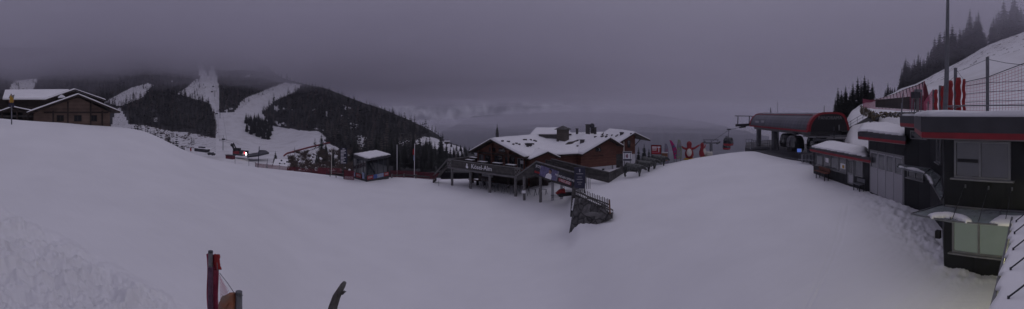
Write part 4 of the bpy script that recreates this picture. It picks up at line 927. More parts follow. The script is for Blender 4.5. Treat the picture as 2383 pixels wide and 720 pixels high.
tag(br.build('dead_branch', mat('weathered_branch', (.16, .155, .15), .95, scale=14, col2=(.06, .055, .05), bump=1.0, bscale=25, stretch=(1, 1, .25)), smooth=True), 'weathered grey dead branch sticking up alone out of the snow', 'branch')
# ================================================================== CHALET (left)
CA, CB = V2(78, 50), V2(256, 50.5)                      # front wall
ch = thing('wooden_chalet', pos(165, 51, -2.6), 'brown log chalet with a snow-edged gable roof and three small windows', 'house')
n = outn(CA, CB); bkv = -n
def gable(root, A, B, zb, ze0, ze1, apx, za, depth, wm, name='wall'):
    """gabled block: front wall A-B, eaves ze0/ze1, apex above point apx"""
    f = [A + Vector((0, 0, zb)), B + Vector((0, 0, zb)), B + Vector((0, 0, ze1)), apx + Vector((0, 0, za)), A + Vector((0, 0, ze0))]
    nn = outn(A, B); m_ = MB(); d = -nn * depth; m_.add(f + [p + d for p in f], [(0, 1, 2, 3, 4), (9, 8, 7, 6, 5), (0, 5, 6, 1), (1, 6, 7, 2), (4, 9, 5, 0)])
    return m_.build(name, wm, root)
def groof(root, E0, E1, AP, depth, front, t, m, snow_t, seed, snow=True):
    """two pitched slabs: E0/E1 eave points (3D), AP apex (3D) on the front plane, extruded back"""
    A = Vector((E0.x, E0.y, 0)); B = Vector((E1.x, E1.y, 0)); nn = outn(A, B); d = -nn * depth; fo = nn * front
    for E in (E0, E1):
        q = [E + fo, AP + fo, AP + d, E + d]; r_ = MB().slab(q, t); rf = r_.build('roof', m, root)
        if snow:
            k = .035; q2 = [p + Vector((0, 0, .003)) for p in q]; rows = []; nu, nv = 14, max(8, int(depth * 1.2)); mb = MB(); vs = []
            for i in range(nu + 1):
                for j in range(nv + 1):
                    u = k * .3 + (1 - k * .3) * i / nu; v = j / nv * .995 + .002; a = q2[0].lerp(q2[1], u); b = q2[3].lerp(q2[2], u); p = a.lerp(b, v)
                    ed = min(1, min(u, v + .02, 1 - v + .02) * 9 + .15) ** .5 if i < nu else min(1, (v + .02) * 9 + .15) ** .5
                    vs.append(p + Vector((0, 0, snow_t * ed * (1 + .3 * noise.noise(Vector((p.x * .8, p.y * .8, seed)))))))
            top = len(vs)
            F = [(i * (nv + 1) + j, (i + 1) * (nv + 1) + j, (i + 1) * (nv + 1) + j + 1, i * (nv + 1) + j + 1) for i in range(nu) for j in range(nv)]
            rim = [i * (nv + 1) for i in range(nu + 1)] + [nu * (nv + 1) + j for j in range(1, nv + 1)] + [i * (nv + 1) + nv for i in range(nu - 1, -1, -1)] + [j for j in range(nv - 1, 0, -1)]
            uv = lambda a: ((a // (nv + 1)) / nu, (a % (nv + 1)) / nv)
            for a in rim:
                i, j = divmod(a, nv + 1); u = k * .3 + (1 - k * .3) * i / nu; v = j / nv * .995 + .002
                vs.append(q2[0].lerp(q2[1], u).lerp(q2[3].lerp(q2[2], u), v) + Vector((0, 0, .004)))
            for i in range(len(rim)): F.append((rim[i], top + i, top + (i + 1) % len(rim), rim[(i + 1) % len(rim)]))
            mb.add(vs, F); mb.build('roof_snow', SNOWR, rf, smooth=True)
zc = lambda py, r: r * math.tan((CY - py) / S)
AP = onwall(CA, CB, 181)
gable(ch, CA, CB, -3.2, zc(262, 50), zc(262, 50.5), AP, zc(226, 50) , 14, WOODB)
E0 = onwall(CA, CB, 62); E1 = onwall(CA, CB, 277)
groof(ch, E0 + Vector((0, 0, zc(263, 51))), E1 + Vector((0, 0, zc(260, 51.5))), AP + Vector((0, 0, zc(221, 50.5))), 14, 1.1, .22, WOODD, .22, 1)
for a_, b_ in ((132, 149), (172, 190), (211, 226)): window(ch, CA, CB, a_, b_, zc(283, 50), zc(268, 50), splits=(.5,), fm=WOODD, pm=PANE, t=.09, sill=False)
for px in (122, 156, 209, 236):
    b_ = MB(); p = onwall(CA, CB, px); wpanel(b_, CA, CB, p, p + (CB - CA).normalized() * .22, -3.0, zc(258, 50) if px in (122, 236) else zc(236, 50), .003, .1); b_.build('timber_post', WOODD, ch)
b_ = MB(); wpanel(b_, CA, CB, onwall(CA, CB, 102), onwall(CA, CB, 252), zc(262, 50) - .1, zc(262, 50) + .1, .1, .16); b_.build('cross_beam', WOODD, ch)
# bigger barn behind
bn = thing('barn', pos(110, 64, -2.8), 'large dark timber barn with a broad snow-covered roof behind the log chalet', 'barn')
BA, BB = V2(8, 60), V2(105, 62); NA = outn(BA, BB)
mb = MB(); b0 = onwall(BA, BB, -60); b1 = onwall(BA, BB, 243); mb.add([b0 + Vector((0, 0, -3)), b1 + Vector((0, 0, -3)), b1 + Vector((0, 0, zc(236, 66))), onwall(BA, BB, 175) + Vector((0, 0, zc(212, 64))), onwall(BA, BB, 105) + Vector((0, 0, zc(231, 62))), b0 + Vector((0, 0, zc(231, 60)))] + [q - NA * 9 for q in [b0 + Vector((0, 0, -3)), b1 + Vector((0, 0, -3)), b1 + Vector((0, 0, zc(236, 66))), onwall(BA, BB, 175) + Vector((0, 0, zc(212, 64))), onwall(BA, BB, 105) + Vector((0, 0, zc(231, 62))), b0 + Vector((0, 0, zc(231, 60)))]],
                       [(0, 1, 2, 3, 4, 5), (11, 10, 9, 8, 7, 6), (0, 6, 7, 1), (1, 7, 8, 2), (5, 11, 6, 0)]); mb.build('wall', WOODD, bn)
ea = [at(6, 232, 59), at(106, 232, 61), at(160, 211, 70), at(12, 212, 74)]
mb = MB().slab(ea, .2); rfb = mb.build('roof', WOODD, bn); mb = MB().slab([p + Vector((0, 0, .28)) for p in ea], .27); mb.build('roof_snow', SNOWR, rfb)
for q in ([at(106, 232, 61), at(175, 208, 63), at(172, 207, 72), at(125, 225, 72)], [at(175, 208, 63), at(246, 233, 66), at(243, 231, 74), at(172, 207, 72)]):
    rfb = MB().slab(q, .2).build('roof', WOODD, bn); MB().slab([p + Vector((0, 0, .12)) for p in q], .11).build('roof_snow', SNOWR, rfb)
MB().panel([at(136, 226, 60.5), at(144, 220, 60.5), at(152, 225, 60.5), at(151, 227, 60.5), at(137, 228, 60.5)], NA, .3).build('dormer', SNOWR, bn)
# low open annex on the far left
an = thing('open_shed', pos(30, 52, -2.8), 'low open shed with two shallow snow-edged gables joined to the chalet', 'shed')
A_, B_ = V2(-40, 50), V2(76, 50)
for e0, a0, e1 in ((-40, -20, 2), (0, 30, 78)):
    a = onwall(A_, B_, e0); b = onwall(A_, B_, e1); c = onwall(A_, B_, a0)
    groof(an, a + Vector((0, 0, zc(259, 50))), b + Vector((0, 0, zc(259, 50))), c + Vector((0, 0, zc(249, 50))), 7, .6, .14, WOODD, .16, e0)
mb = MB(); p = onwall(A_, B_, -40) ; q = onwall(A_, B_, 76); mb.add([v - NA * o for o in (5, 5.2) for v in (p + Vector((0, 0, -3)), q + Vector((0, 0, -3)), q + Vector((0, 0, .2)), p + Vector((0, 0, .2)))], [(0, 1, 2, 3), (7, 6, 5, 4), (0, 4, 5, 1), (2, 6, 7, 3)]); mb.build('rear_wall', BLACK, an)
for px in (5, 40, 65): MB().bar(onwall(A_, B_, px) + Vector((0, 0, -3)), onwall(A_, B_, px) + Vector((0, 0, .3)), .2, .2).build('timber_post', WOODD, an)
MB().bar(onwall(A_, B_, -40) + Vector((0, 0, -.35)), onwall(A_, B_, 76) + Vector((0, 0, -.35)), .12, .25).build('cross_beam', WOODG, an)
# emblem sign
es = thing('emblem_sign', G(27, 40), 'pole sign with a round yellow and orange emblem above a small blue board', 'sign')
s0 = at(27, 290, 40); MB().tube([s0, at(27, 246, 40)], .07, 8).build('pole', STEEL, es)
nn = -Vector((s0.x, s0.y, 0)).normalized(); rt_ = Vector((nn.y, -nn.x, 0)) * -1
MB().panel([at(20, 250, 40), at(33, 250, 40), at(33, 241, 40), at(20, 241, 40)], nn, .1).build('lower_board', NAVY, es)
MB().panel([at(21, 239, 39.95), at(32, 239, 39.95), at(33, 233, 39.95), at(21, 232, 39.95)], nn, .1).build('emblem_base', ORANGE, es)
MB().ball(at(25, 231, 40), (.16, .12, .42)).build('emblem_figure', YELL, es); MB().ball(at(29, 233, 40), (.14, .12, .32)).build('emblem_figure', YELL, es)
MB().panel([at(20, 228, 40.1), at(24, 221, 40.1), at(26, 217, 40.1), at(29, 222, 40.1), at(34, 220, 40.1), at(32, 230, 40.1), at(27, 233, 40.1)], nn, .08).build('emblem_wreath', GREEN, es)
# ================================================================== LIFT LINE AND VALLEY STATION OPPOSITE
def tower(px, py, r, h, label, group=None, cw=3.0):
    b = at(px, py, r); t = thing('lift_tower', b, label, 'lift tower', group)
    MB().tube([b - Vector((0, 0, 1)), b + Vector((0, 0, h))], [.35, .25], 8).build('pole', STEEL, t)
    a = az(px); rt2 = Vector((math.cos(a), -math.sin(a), 0)); MB().bar(b + rt2 * -cw + Vector((0, 0, h)), b + rt2 * cw + Vector((0, 0, h)), .3, .3).build('crossarm', DSTEEL, t)
    fw = Vector((math.sin(a), math.cos(a), 0))
    for s_ in (-1, 1): MB().bar(b + rt2 * cw * s_ - fw * 1.2 + Vector((0, 0, h - .4)), b + rt2 * cw * s_ + fw * 1.2 + Vector((0, 0, h - .4)), .25, .35).build('sheave_train', DSTEEL, t)
    return b + Vector((0, 0, h - .2)), rt2
tl = []
for i, (px, py, h, lb) in enumerate(((519, 352, 9, 'lift tower nearest the valley station on the piste'), (512, 276, 9, 'lift tower where the lift corridor meets the open piste'), (500, 224, 8, 'lift tower in the middle of the narrow forest corridor'), (491, 186, 8, 'topmost visible lift tower, fading into the cloud'))):
    tl.append(tower(px, py, slope_r(px, py), h, lb))
for s_ in (-1, 1):
    pts = [at(548, 352, 238) + tl[0][1] * s_ * 2 + Vector((0, 0, 5))] + [p + rr_ * 3 * s_ for p, rr_ in tl] + [at(485, 155, 690) + tl[0][1] * s_ * 3]
    tag(MB().tube(pts, .07, 4).build('haul_rope', DSTEEL), 'thin dark lift rope on the %s side of the towers going up the slope' % ('grove' if s_ > 0 else 'chalet'), 'rope')
for px, py, lb in ((520, 322, 'dark chairlift chair hanging low over the open piste'), (504, 263, 'dark chairlift chair at the mouth of the forest corridor'), (493, 212, 'dark chairlift chair halfway up the corridor'), (496, 200, 'dark chairlift chair near the top of the corridor')):
    r = slope_r(px, py + 6); c = at(px, py, r); t = thing('chairlift_chair', c, lb, 'chair')
    MB().box(c + Vector((0, 0, -1)), (3.2, 1.2, 1.4)).build('seat', BLACK, t); MB().tube([c, c + Vector((0, 0, 3))], .12, 5).build('hanger', BLACK, t)
vs_ = thing('valley_station', at(560, 366, 236), 'small red and dark lift station with glowing lamps at the foot of the piste', 'lift station')
c0 = at(560, 356, 236); MB().box(c0 + Vector((0, 0, 0)), (8.5, 6, 3.0)).build('machine_hall', DSTEEL, vs_); MB().box(c0 + Vector((-1, -3.1, .4)), (5, .4, 1.8)).build('red_cladding', REDM, vs_)
MB().box(at(552, 349, 236), (4, 3, 2.2), .3).build('machinery', BLACK, vs_); MB().tube([at(546, 352, 236), at(540, 336, 238)], .7, 6).tube([at(552, 352, 236), at(543, 333, 238)], .4, 6).build('conveyor_arm', BLACK, vs_)
MB().ball(at(540, 338, 237), 1.1, 8, 6).build('bullwheel', BLACK, vs_)
MB().panel([at(565, 359, 232), at(569, 359, 232), at(569, 354, 232), at(566, 352, 232)], (0, -1, 0), .2).build('red_lamp', LAMPR, vs_)
MB().ball(at(572.5, 358.5, 231.5), (.55, .4, .9), 10, 8).build('white_lamp', LAMPW, vs_)
sh = MB().slab([at(575, 364, 226), at(600, 361, 230), at(626, 355, 236), at(618, 350, 246), at(603, 349, 246), at(600, 355, 242), at(575, 359, 238)], 1.0); tag(sh.build('covered_depot', DSTEEL), 'dark flat tapering platform beside the glowing valley station', 'platform')
MB_ = MB().box(at(536, 366, 205), (5.5, 2, 2.0)); hb = thing('equipment_hut', at(536, 368, 205), 'tiny dark red hut in front of the glowing valley station', 'hut'); MB_.build('wall', mat('dark_red_boards', (.14, .02, .03), .8), hb); MB().box(at(536, 361.5, 205), (6, 2.6, .3)).build('roof', DSTEEL, hb)
hb = thing('equipment_hut', at(470, 348, 230), 'long low dark hut under the snowy bushes', 'hut'); MB().box(at(470, 350, 230), (12, 2.4, 2.0)).build('wall', DSTEEL, hb); MB().box(at(470, 345.5, 230), (12.6, 3.2, .4)).build('roof', SNOWR, hb); MB().box(at(470, 343.5, 231), (4.5, 2, .9)).build('ridge_vent', DSTEEL, hb)
hb = thing('red_marker_board', at(444, 350, 100), 'small upright red marker panel at the crest beside the bushes', 'marker'); MB().box(at(444, 348, 100), (.35, .25, .9)).build('panel', REDP, hb); MB().tube([at(444, 354, 100), at(444, 350, 100)], .05, 5).build('stake', DSTEEL, hb)
# parked car and groomer
cr_ = thing('parked_car', at(492, 361, 190), 'dark parked car half hidden behind the crest', 'car'); c0 = at(492, 358.5, 190)
MB().box(c0, (4.4, 1.8, .8)).build('body', DSTEEL, cr_, bevel=.15); MB().box(c0 + Vector((-.2, 0, .6)), (2.6, 1.6, .6)).build('cabin', PANE, cr_, bevel=.15); MB().box(c0 + Vector((-.2, 0, .95)), (2.4, 1.5, .12)).build('roof_snow', SNOWR, cr_)
for s_ in (-1.4, 1.4): MB().tube([c0 + Vector((s_, -.95, -.4)), c0 + Vector((s_, .95, -.4))], .34, 10).build('wheel', BLACK, cr_)
# red net along the piste edge
pe = [(660, 362, 122), (668, 356, 130), (690, 350, 145), (715, 343, 165), (740, 337, 185), (758, 333, 190), (768, 331, 195)]
ng = thing('net_fence', at(700, 355, 150), 'long dark red net fence climbing along the lower edge of the piste', 'fence'); mb = MB()
for (a, b, r), (a2, b2, r2) in zip(pe[:-1], pe[1:]): mb.panel([at(a, b + 3.5, r), at(a2, b2 + 3.5, r2), at(a2, b2 - .5, r2), at(a, b - .5, r)], (0, -1, 0), .1)
mb.build('mesh_panel', REDN, ng); MB().tube([at(a, b, r) for a, b, r in pe], .12, 5).build('top_rope', REDP, ng)
sr = thing('snow_roof_hut', at(650, 384, 95), 'small hut roof covered in snow with dark bumps just beyond the crest', 'hut')
MB().slab([at(632, 394, 92), at(667, 395, 92), at(671, 371, 104), at(640, 370, 104)], .3).build('roof', SNOWR, sr); MB().slab([at(633, 396, 92.5), at(666, 397, 92.5), at(669, 374, 103), at(642, 373, 103)], 1.5).build('wall', WOODD, sr)
for px, py in ((655, 374), (651, 381), (656, 383), (662, 382), (668, 377)): MB().ball(at(px, py, 98), (.3, .3, .25), 6, 4).build('roof_bump', DSTEEL, sr)
# ================================================================== CREST: poles, fences, board, booth
def fence_run(pts, h, label, net_m, group=None, sp=.14, t=.02, every=1, posth=1.1):
    f = thing('net_fence', pts[0], label, 'fence', group); mb = MB()
    for P, Q in zip(pts, pts[1:]): net(mb, P, Q, h, h, sp, t, .05)
    mb.build('mesh_panel', net_m, f)
    for i, P in enumerate(pts):
        if i % every == 0: MB().tube([P - Vector((0, 0, .4)), P + Vector((0, 0, posth))], .035, 6).build('fence_post', DSTEEL, f)
fence_run([G(px, r) for px, r in ((594, 60.5), (620, 61), (650, 62), (690, 63), (725, 63), (760, 62.5))], .75, 'low dark red net fence along the snow crest below the scrubby bank', REDN, sp=.1, t=.03, posth=.9)
post(600, 58, gz(600, 58) - .3, at(604, 341, 58).z, .06, 'marker_pole', 'leaning dark blue marker pole at the start of the crest fence', 'pole', m=NAVY, lean=(.3, 0))
post(579, 59, gz(579, 59) - .3, at(579, 362, 59).z, .03, 'marker_pole', 'thin grey stake between the leaning pole and the far glowing station', 'pole')
post(547, 58, gz(547, 58) - .3, at(547, 358, 58).z, .025, 'marker_pole', 'thin faint stake at the crest where the hut shows behind', 'pole')
post(622, 60, gz(622, 60) - .3, at(622, 370, 60).z, .04, 'marker_pole', 'short dark stake just past the leaning blue pole', 'pole')
post(771, 59, gz(771, 59) - .3, at(774, 343, 59).z, .05, 'flag_pole', 'pale yellowish bare pole beside the tall information board', 'pole', m=CREAM, lean=(.1, 0))
post(924, 62, gz(924, 62) - .3, at(924, 337, 62).z, .05, 'flag_pole', 'bare white pole just past the glass booth', 'pole', m=WPAINT)
fo = thing('flag_pole', G(964, 62), 'white pole with a narrow red and pale flag hanging beside it', 'flag'); MB().tube([G(964, 62, -.3), at(965, 335, 62)], .05, 8).build('pole', WPAINT, fo)
MB().panel([at(960, 360, 61.9), at(964, 362, 61.9), at(964, 346, 61.9), at(961, 347, 61.9)], (0, -1, 0), .04).build('flag', REDP, fo); MB().panel([at(962, 374, 61.9), at(964.5, 374, 61.9), at(964.5, 362, 61.9), at(962, 361, 61.9)], (0, -1, 0), .04).build('flag', PALEB, fo)
# information board
ib = thing('information_board', G(800, 57), 'tall narrow dark blue board with many lines of white writing on a post', 'sign')
MB().tube([G(801, 57, -.3), at(801, 345, 57)], .07, 8).build('post', DSTEEL, ib)
nn = -Vector((at(799, 360, 57).x, at(799, 360, 57).y, 0)).normalized(); ux = Vector((-nn.y, nn.x, 0))
MB().panel([at(791.5, 382, 56.9), at(807.5, 382, 56.9), at(807.5, 344.5, 56.9), at(791.5, 344.5, 56.9)], nn, .1).build('board', NAVY, ib)
for i, wd_ in enumerate((5, 12, 9, 12, 7, 7, 12, 8, 10, 6, 12)):
    y = 347 + i * 3.25; x0 = 797 if i == 0 else 793; x1 = x0 + wd_; r = 56.85
    MB().panel([at(x0, y + .6, r), at(x1, y + .6, r), at(x1, y - .6, r), at(x0, y - .6, r)], nn, .01).build('writing_line', WPAINT, ib)
# low rail barrier beside the board
rb_ = thing('rail_barrier', G(790, 56), 'low wooden rail barrier with red netting beside the information board', 'barrier')
P_ = [G(768, 57), G(782, 56), G(800, 55), G(812, 55)]
for P in P_[:3]: MB().tube([P - Vector((0, 0, .4)), P + Vector((0, 0, 1.2))], .06, 6).build('barrier_post', WOODG, rb_)
MB().tube([p + Vector((0, 0, .75)) for p in P_[:3]], .05, 5).tube([p + Vector((0, 0, .35)) for p in P_[:3]], .05, 5).build('rail', WOODP, rb_)
mb = MB(); net(mb, G(801, 54.5), G(824, 54), 1.45, 1.4, .07, .028); tag(mb.build('red_safety_net', REDN), 'dense dark red net panel between the board and the glass booth', 'net')
mb = MB(); net(mb, G(740, 72, 1.2), G(795, 66, .6), 1.2, 1.0, .1, .03); tag(mb.build('safety_net', REDN), 'dark red safety net strip behind the pale yellowish pole', 'net')
# booth
BL, BC, BR = V2(822, 56.8), V2(853, 53.0), V2(905, 57.2); zb = -9.85
bo = thing('glass_booth', BC + Vector((0, 0, zb)), 'small glass ticket booth with a thick snowy flat roof and red adverts', 'booth')
back_ = BL + (BR - BC)
for A_, B_ in ((BL, BC), (BC, BR)):
    nn = outn(A_, B_); mb = MB(); L_ = (B_ - A_).length; e = (B_ - A_) / L_; k = 4
    wpanel(mb, A_, B_, A_, B_, zb - .4, zb + .12, -.1, 0); wpanel(mb, A_, B_, A_, B_, zb + 2.95, zb + 3.1, -.1, 0)
    for i in range(k + 1): c_ = A_ + e * (L_ * i / k); wpanel(mb, A_, B_, c_ - e * .04, c_ + e * .04, zb + .12, zb + 2.95, -.1, -.001)
    mb.build('frame', DSTEEL, bo); mb = MB(); wpanel(mb, A_, B_, A_ + e * .03, B_ - e * .03, zb + .12, zb + 2.95, -.06, -.04); mb.build('glass_wall', PANE, bo)
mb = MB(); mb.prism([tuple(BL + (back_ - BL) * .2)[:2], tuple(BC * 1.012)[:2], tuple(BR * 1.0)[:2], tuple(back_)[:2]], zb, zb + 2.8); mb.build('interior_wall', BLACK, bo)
def adv(A_, B_, u0, u1, z0, z1, m_, tx=None, ts=.3):
    p = A_.lerp(B_, u0); q = A_.lerp(B_, u1); mb = MB(); wpanel(mb, A_, B_, p, q, z0, z1, .005, .03); o = mb.build('advert_panel', m_, bo)
    if tx:
        for k_ in (.35, .6):
            mb = MB(); wpanel(mb, A_, B_, p.lerp(q, .15), p.lerp(q, .85), z0 + (z1 - z0) * k_, z0 + (z1 - z0) * (k_ + .14), .031, .036); mb.build('writing_line', GREYD, bo)
adv(BL, BC, .22, .62, zb + .12, zb + .78, REDP, 'SKIPASS', .26); adv(BL, BC, .02, .16, zb + .12, zb + .7, PALEB); adv(BL, BC, .70, .86, zb + .2, zb + 1.1, PALEB)
adv(BC, BR, .02, .28, zb + .12, zb + .72, REDP, 'SKIPASS', .2); adv(BC, BR, .29, .44, zb + .12, zb + .72, BLUE); adv(BC, BR, .45, .74, zb + .12, zb + .70, PALEB, 'INFO', .3); adv(BC, BR, .76, .99, zb + .12, zb + .72, REDP, 'TICKET', .2)
rp = [at(824, 357, 56), at(855, 367.5, 51), at(909, 358.5, 57.5), at(875, 349, 64)]
rp = [Vector((p.x, p.y, zb + 3.45)) for p in (V2(823, 57.5), V2(855, 51.6), V2(909, 57.0), V2(876, 63.5))]
rf = MB().slab(rp, .30).build('roof', DSTEEL, bo); heap([tuple(p)[:2] for p in rp], zb + 3.453, .16, 'roof_snow', rf, 8, edge=.2, step=.22)
# fence behind the booth to the stairs
fence_run([G(px, r) for px, r in ((908, 60), (925, 61), (945, 62), (966, 62), (985, 61.5), (1008, 61), (1022, 60.5))], 1.2, 'dark red net fence running from the glass booth to the terrace stairs', REDN, sp=.1, t=.03, posth=1.0)
wb = thing('wooden_barrier', G(950, 60), 'low brown wooden board barrier in front of the red net fence', 'barrier'); Pq = [G(912, 58.5, .45), G(940, 60, .5), G(968, 60.5, .5), G(1000, 60, .5)]
for P, Q in zip(Pq, Pq[1:]): MB().bar(P, Q, .06, .22).build('rail', WOODG, wb)
for P in Pq[:3]: MB().bar(P - Vector((0, 0, 1)), P + Vector((0, 0, .25)), .5, .08).build('barrier_post', WOODP, wb)
hh = thing('mountain_hut', at(1040, 334, 330), 'tiny snow-roofed hut on the ridge of the small meadow', 'hut'); MB().box(at(1040, 332.5, 330), (4, 3, 1.8)).build('wall', WOODD, hh); MB().box(at(1040, 329, 330), (5, 4, .9)).build('roof', SNOWR, hh)
# ================================================================== ALPINE RESTAURANT
DC, DL = V2(1210, 45.5), V2(1043, 54.5); dd = (DL - DC).normalized(); dn = outn(DC, DL); db = -dn; DZ = -7.9; up = Vector((0, 0, 1))
rs_ = thing('alpine_restaurant', DC + db * 6 + up * -10.8, 'big timber alpine restaurant with snowy roofs and a raised terrace on posts', 'restaurant')
R3 = lambda t, o, z: DC + dd * t + db * o + up * z          # along the terrace, back from its edge, height
TL = (DL - DC).length
mb = MB(); mb.add([R3(-.2, 0, DZ - .25), R3(TL, 0, DZ - .25), R3(TL, 9, DZ - .25), R3(-.2, 6, DZ - .25), R3(-.2, 0, DZ), R3(TL, 0, DZ), R3(TL, 9, DZ), R3(-.2, 6, DZ)], [(3, 2, 1, 0), (4, 5, 6, 7), (0, 1, 5, 4), (1, 2, 6, 5), (2, 3, 7, 6), (3, 0, 4, 7)]); mb.build('terrace_deck', WOODG, rs_)
mb = MB(); mb.bar(R3(-.25, -.05, DZ - .14), R3(TL + .05, -.05, DZ - .14), .08, .24); mb.build('edge_beam', WOODP, rs_)
mb = MB(); mb.bar(R3(-.2, -.02, DZ + .55), R3(TL, -.02, DZ + .55), .06, .98); rl_ = mb.build('railing_panel', WOODG, rs_)
mb = MB(); mb.bar(R3(-.2, -.03, DZ + 1.1), R3(TL, -.03, DZ + 1.1), .22, .09); mb.build('railing_cap', WOODP, rs_)
mb = MB(); mb.bar(R3(TL, 0, DZ + .55), R3(TL, 8.5, DZ + .55), .06, .98); mb.build('railing_panel', WOODG, rs_)
mb = MB(); mb.bar(R3(TL, 0, DZ + 1.1), R3(TL, 8.5, DZ + 1.1), .2, .09); mb.build('railing_cap', WOODP, rs_)
for t in (.75, 5.07, 8.7, 12.5):
    MB().tube([R3(t, .1, -11.4), R3(t, .1, DZ - .26)], .19, 10).build('support_post', WOODP, rs_)
for t in (2.2, 5.5, 9.0, 12.5): MB().bar(R3(t, 4.5, -11.2), R3(t, 4.5, DZ - .26), .3, .3).build('support_post', WOODD, rs_)
pf = text('lettering', 'Kösel-Alm', .9, R3(6.5, -.07, DZ + .52), -dd, up, WPAINT, rs_, .02)
mb = MB(); c_ = R3(9.25, -.075, DZ + .5); mb.panel([c_ - dd * x + up * y for x, y in ((-.16, -.32), (.2, -.32), (.26, -.1), (.1, .02), (.14, .2), (.02, .38), (-.12, .3), (-.1, .1), (-.22, -.05))], dn, .02); mb.build('emblem', WPAINT, rs_)
for t in (.35, 12.95):
    mb = MB(); c_ = R3(t, -.08, DZ + .55); mb.panel([c_ - dd * x + up * y for x, y in ((-.42, -.5), (.42, -.5), (.42, .5), (-.42, .5))], dn, .03); q = mb.build('carved_panel', WOODP, rs_)
    mb = MB()
    for x, y in ((-.2, .22), (.2, .22), (0, 0), (-.2, -.24), (.2, -.24)): mb.box(c_ + dn * .005 - dd * x + up * y, (.2, .03, .2), math.atan2(dd.y, dd.x))
    mb.build('carved_ornament', BARK, rs_)
# dark undercroft with a pale panel
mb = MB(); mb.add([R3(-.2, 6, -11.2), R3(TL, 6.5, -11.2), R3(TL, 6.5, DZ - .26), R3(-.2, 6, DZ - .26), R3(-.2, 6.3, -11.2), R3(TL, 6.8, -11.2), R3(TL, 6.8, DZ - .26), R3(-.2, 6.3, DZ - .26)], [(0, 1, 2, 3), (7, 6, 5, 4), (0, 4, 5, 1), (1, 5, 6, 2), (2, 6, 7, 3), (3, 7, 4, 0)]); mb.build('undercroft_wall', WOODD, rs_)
mb = MB(); mb.panel([R3(t, 5.9, z) for t, z in ((9.6, -9.9), (11.9, -9.9), (11.9, -8.7), (9.6, -8.7))], dn, .05); mb.build('pale_panel', GREYD, rs_)
mb = MB(); mb.panel([R3(t, 5.85, z) for t, z in ((2.4, -10.6), (3.6, -10.6), (3.6, -8.6), (2.4, -8.6))], dn, .05); mb.build('door', WOODR, rs_)
# main gable over the terrace
GA, GB = DC + dd * .9 + db * 3.5, DC + dd * 11.1 + db * 3.5; GP = DC + dd * 6.9 + db * 3.5
GI = GA + dd * .7; GJ = GB - dd * .7
gable(rs_, GI, GJ, DZ - .01, -5.6, -5.55, GP, -3.85, 12, WOODR)
groof(rs_, GA + up * -5.7, GB + up * -5.6, GP + up * -3.6, 12.5, 1.3, .22, WOODD, .24, 11)
for (t0, t1, z0, z1) in ((1.6, 3.0, -7.6, -6.1), (3.5, 5.2, -7.7, -6.0), (5.7, 7.2, -7.8, -6.0), (7.8, 9.0, -7.4, -6.1), (9.4, 10.4, -7.4, -6.1), (5.2, 6.4, -5.5, -4.9), (7.0, 8.2, -5.5, -4.9)):
    f_ = MB(); A_, B_ = GI, GJ; p = DC + dd * t0 + db * 3.5; q = DC + dd * t1 + db * 3.5; wframe(f_, A_, B_, p, q, z0, z1, 0, .07, .07, splits=(.33, .67)); fr = f_.build('window', GREYF if t0 in (1.6, 9.4) else WOODD, rs_)
    g_ = MB(); wpanel(g_, A_, B_, p, q, z0 + .02, z1 - .02, .005, .03); g_.build('pane', PANE if t0 != 9.4 else PANEG, fr)
for t in (1.7, 4.4, 7.52, 10.2): MB().bar(DC + dd * t + db * 3.2 + up * DZ, DC + dd * t + db * 3.2 + up * (-5.2 if t != 7.52 else -4.3), .22, .22).build('timber_post', WOODR, rs_)
MB().bar(DC + dd * 1.5 + db * 3.2 + up * -5.75, DC + dd * 11.3 + db * 3.2 + up * -5.75, .2, .22).build('tie_beam', WOODD, rs_)
MB().box(DC + dd * 2.0 + db * 3.3 + up * -6.6, (.75, .06, .45), math.atan2(dd.y, dd.x)).build('notice', WHITE, rs_)
# connecting roof, one long snow plane
def snowplane(q, t, st, nm_seed, m=WOODD):
    rf = MB().slab(q, t).build('roof', m, rs_); nu = nv = 26; vs = []; mb = MB()
    for i in range(nu + 1):
        for j in range(nv + 1):
            u = i / nu; v = j / nv; p = q[0].lerp(q[1], u).lerp(q[3].lerp(q[2], u), v)
            ed = min(1, min(u, 1 - u, v, 1 - v) * 12 + .2) ** .5; vs.append(p + up * (.003 + st * ed * (1 + .35 * noise.noise(p * .6 + Vector((nm_seed, 0, 0))))))
    for i in range(nu + 1):
        for j in range(nv + 1):
            if i in (0, nu) or j in (0, nv): pass
    mb.add(vs, [(i * (nv + 1) + j, (i + 1) * (nv + 1) + j, (i + 1) * (nv + 1) + j + 1, i * (nv + 1) + j + 1) for i in range(nu) for j in range(nv)])
    k = len(mb.v); rim = [i * (nv + 1) for i in range(nu + 1)] + [nu * (nv + 1) + j for j in range(1, nv + 1)] + [i * (nv + 1) + nv for i in range(nu - 1, -1, -1)] + [j for j in range(nv - 1, 0, -1)]
    low = [Vector((mb.v[a].x, mb.v[a].y, mb.v[a].z - st * .45)) for a in rim]; mb.add(low, []); 
    for i in range(len(rim)): mb.f.append([rim[i], k + i, k + (i + 1) % len(rim), rim[(i + 1) % len(rim)]]); mb.m.append(0)
    mb.build('roof_snow', SNOWR, rf, smooth=True); return rf
q = [pos(1226, 49.5, -5.75), pos(1352, 53.5, -5.85), pos(1405, 66, -3.35), pos(1240, 64, -3.55)]
snowplane(q, .22, .24, 2.0)
q = [pos(1240, 64, -3.55), pos(1405, 66, -3.35), pos(1400, 76, -5.6), pos(1235, 74, -5.6)]; snowplane(q, .22, .2, 3.0)
q = [pos(1232, 60, -3.55), pos(1330, 62, -3.4), pos(1318, 70, -2.75), pos(1246, 69, -2.75)]; snowplane(q, .22, .22, 4.0)
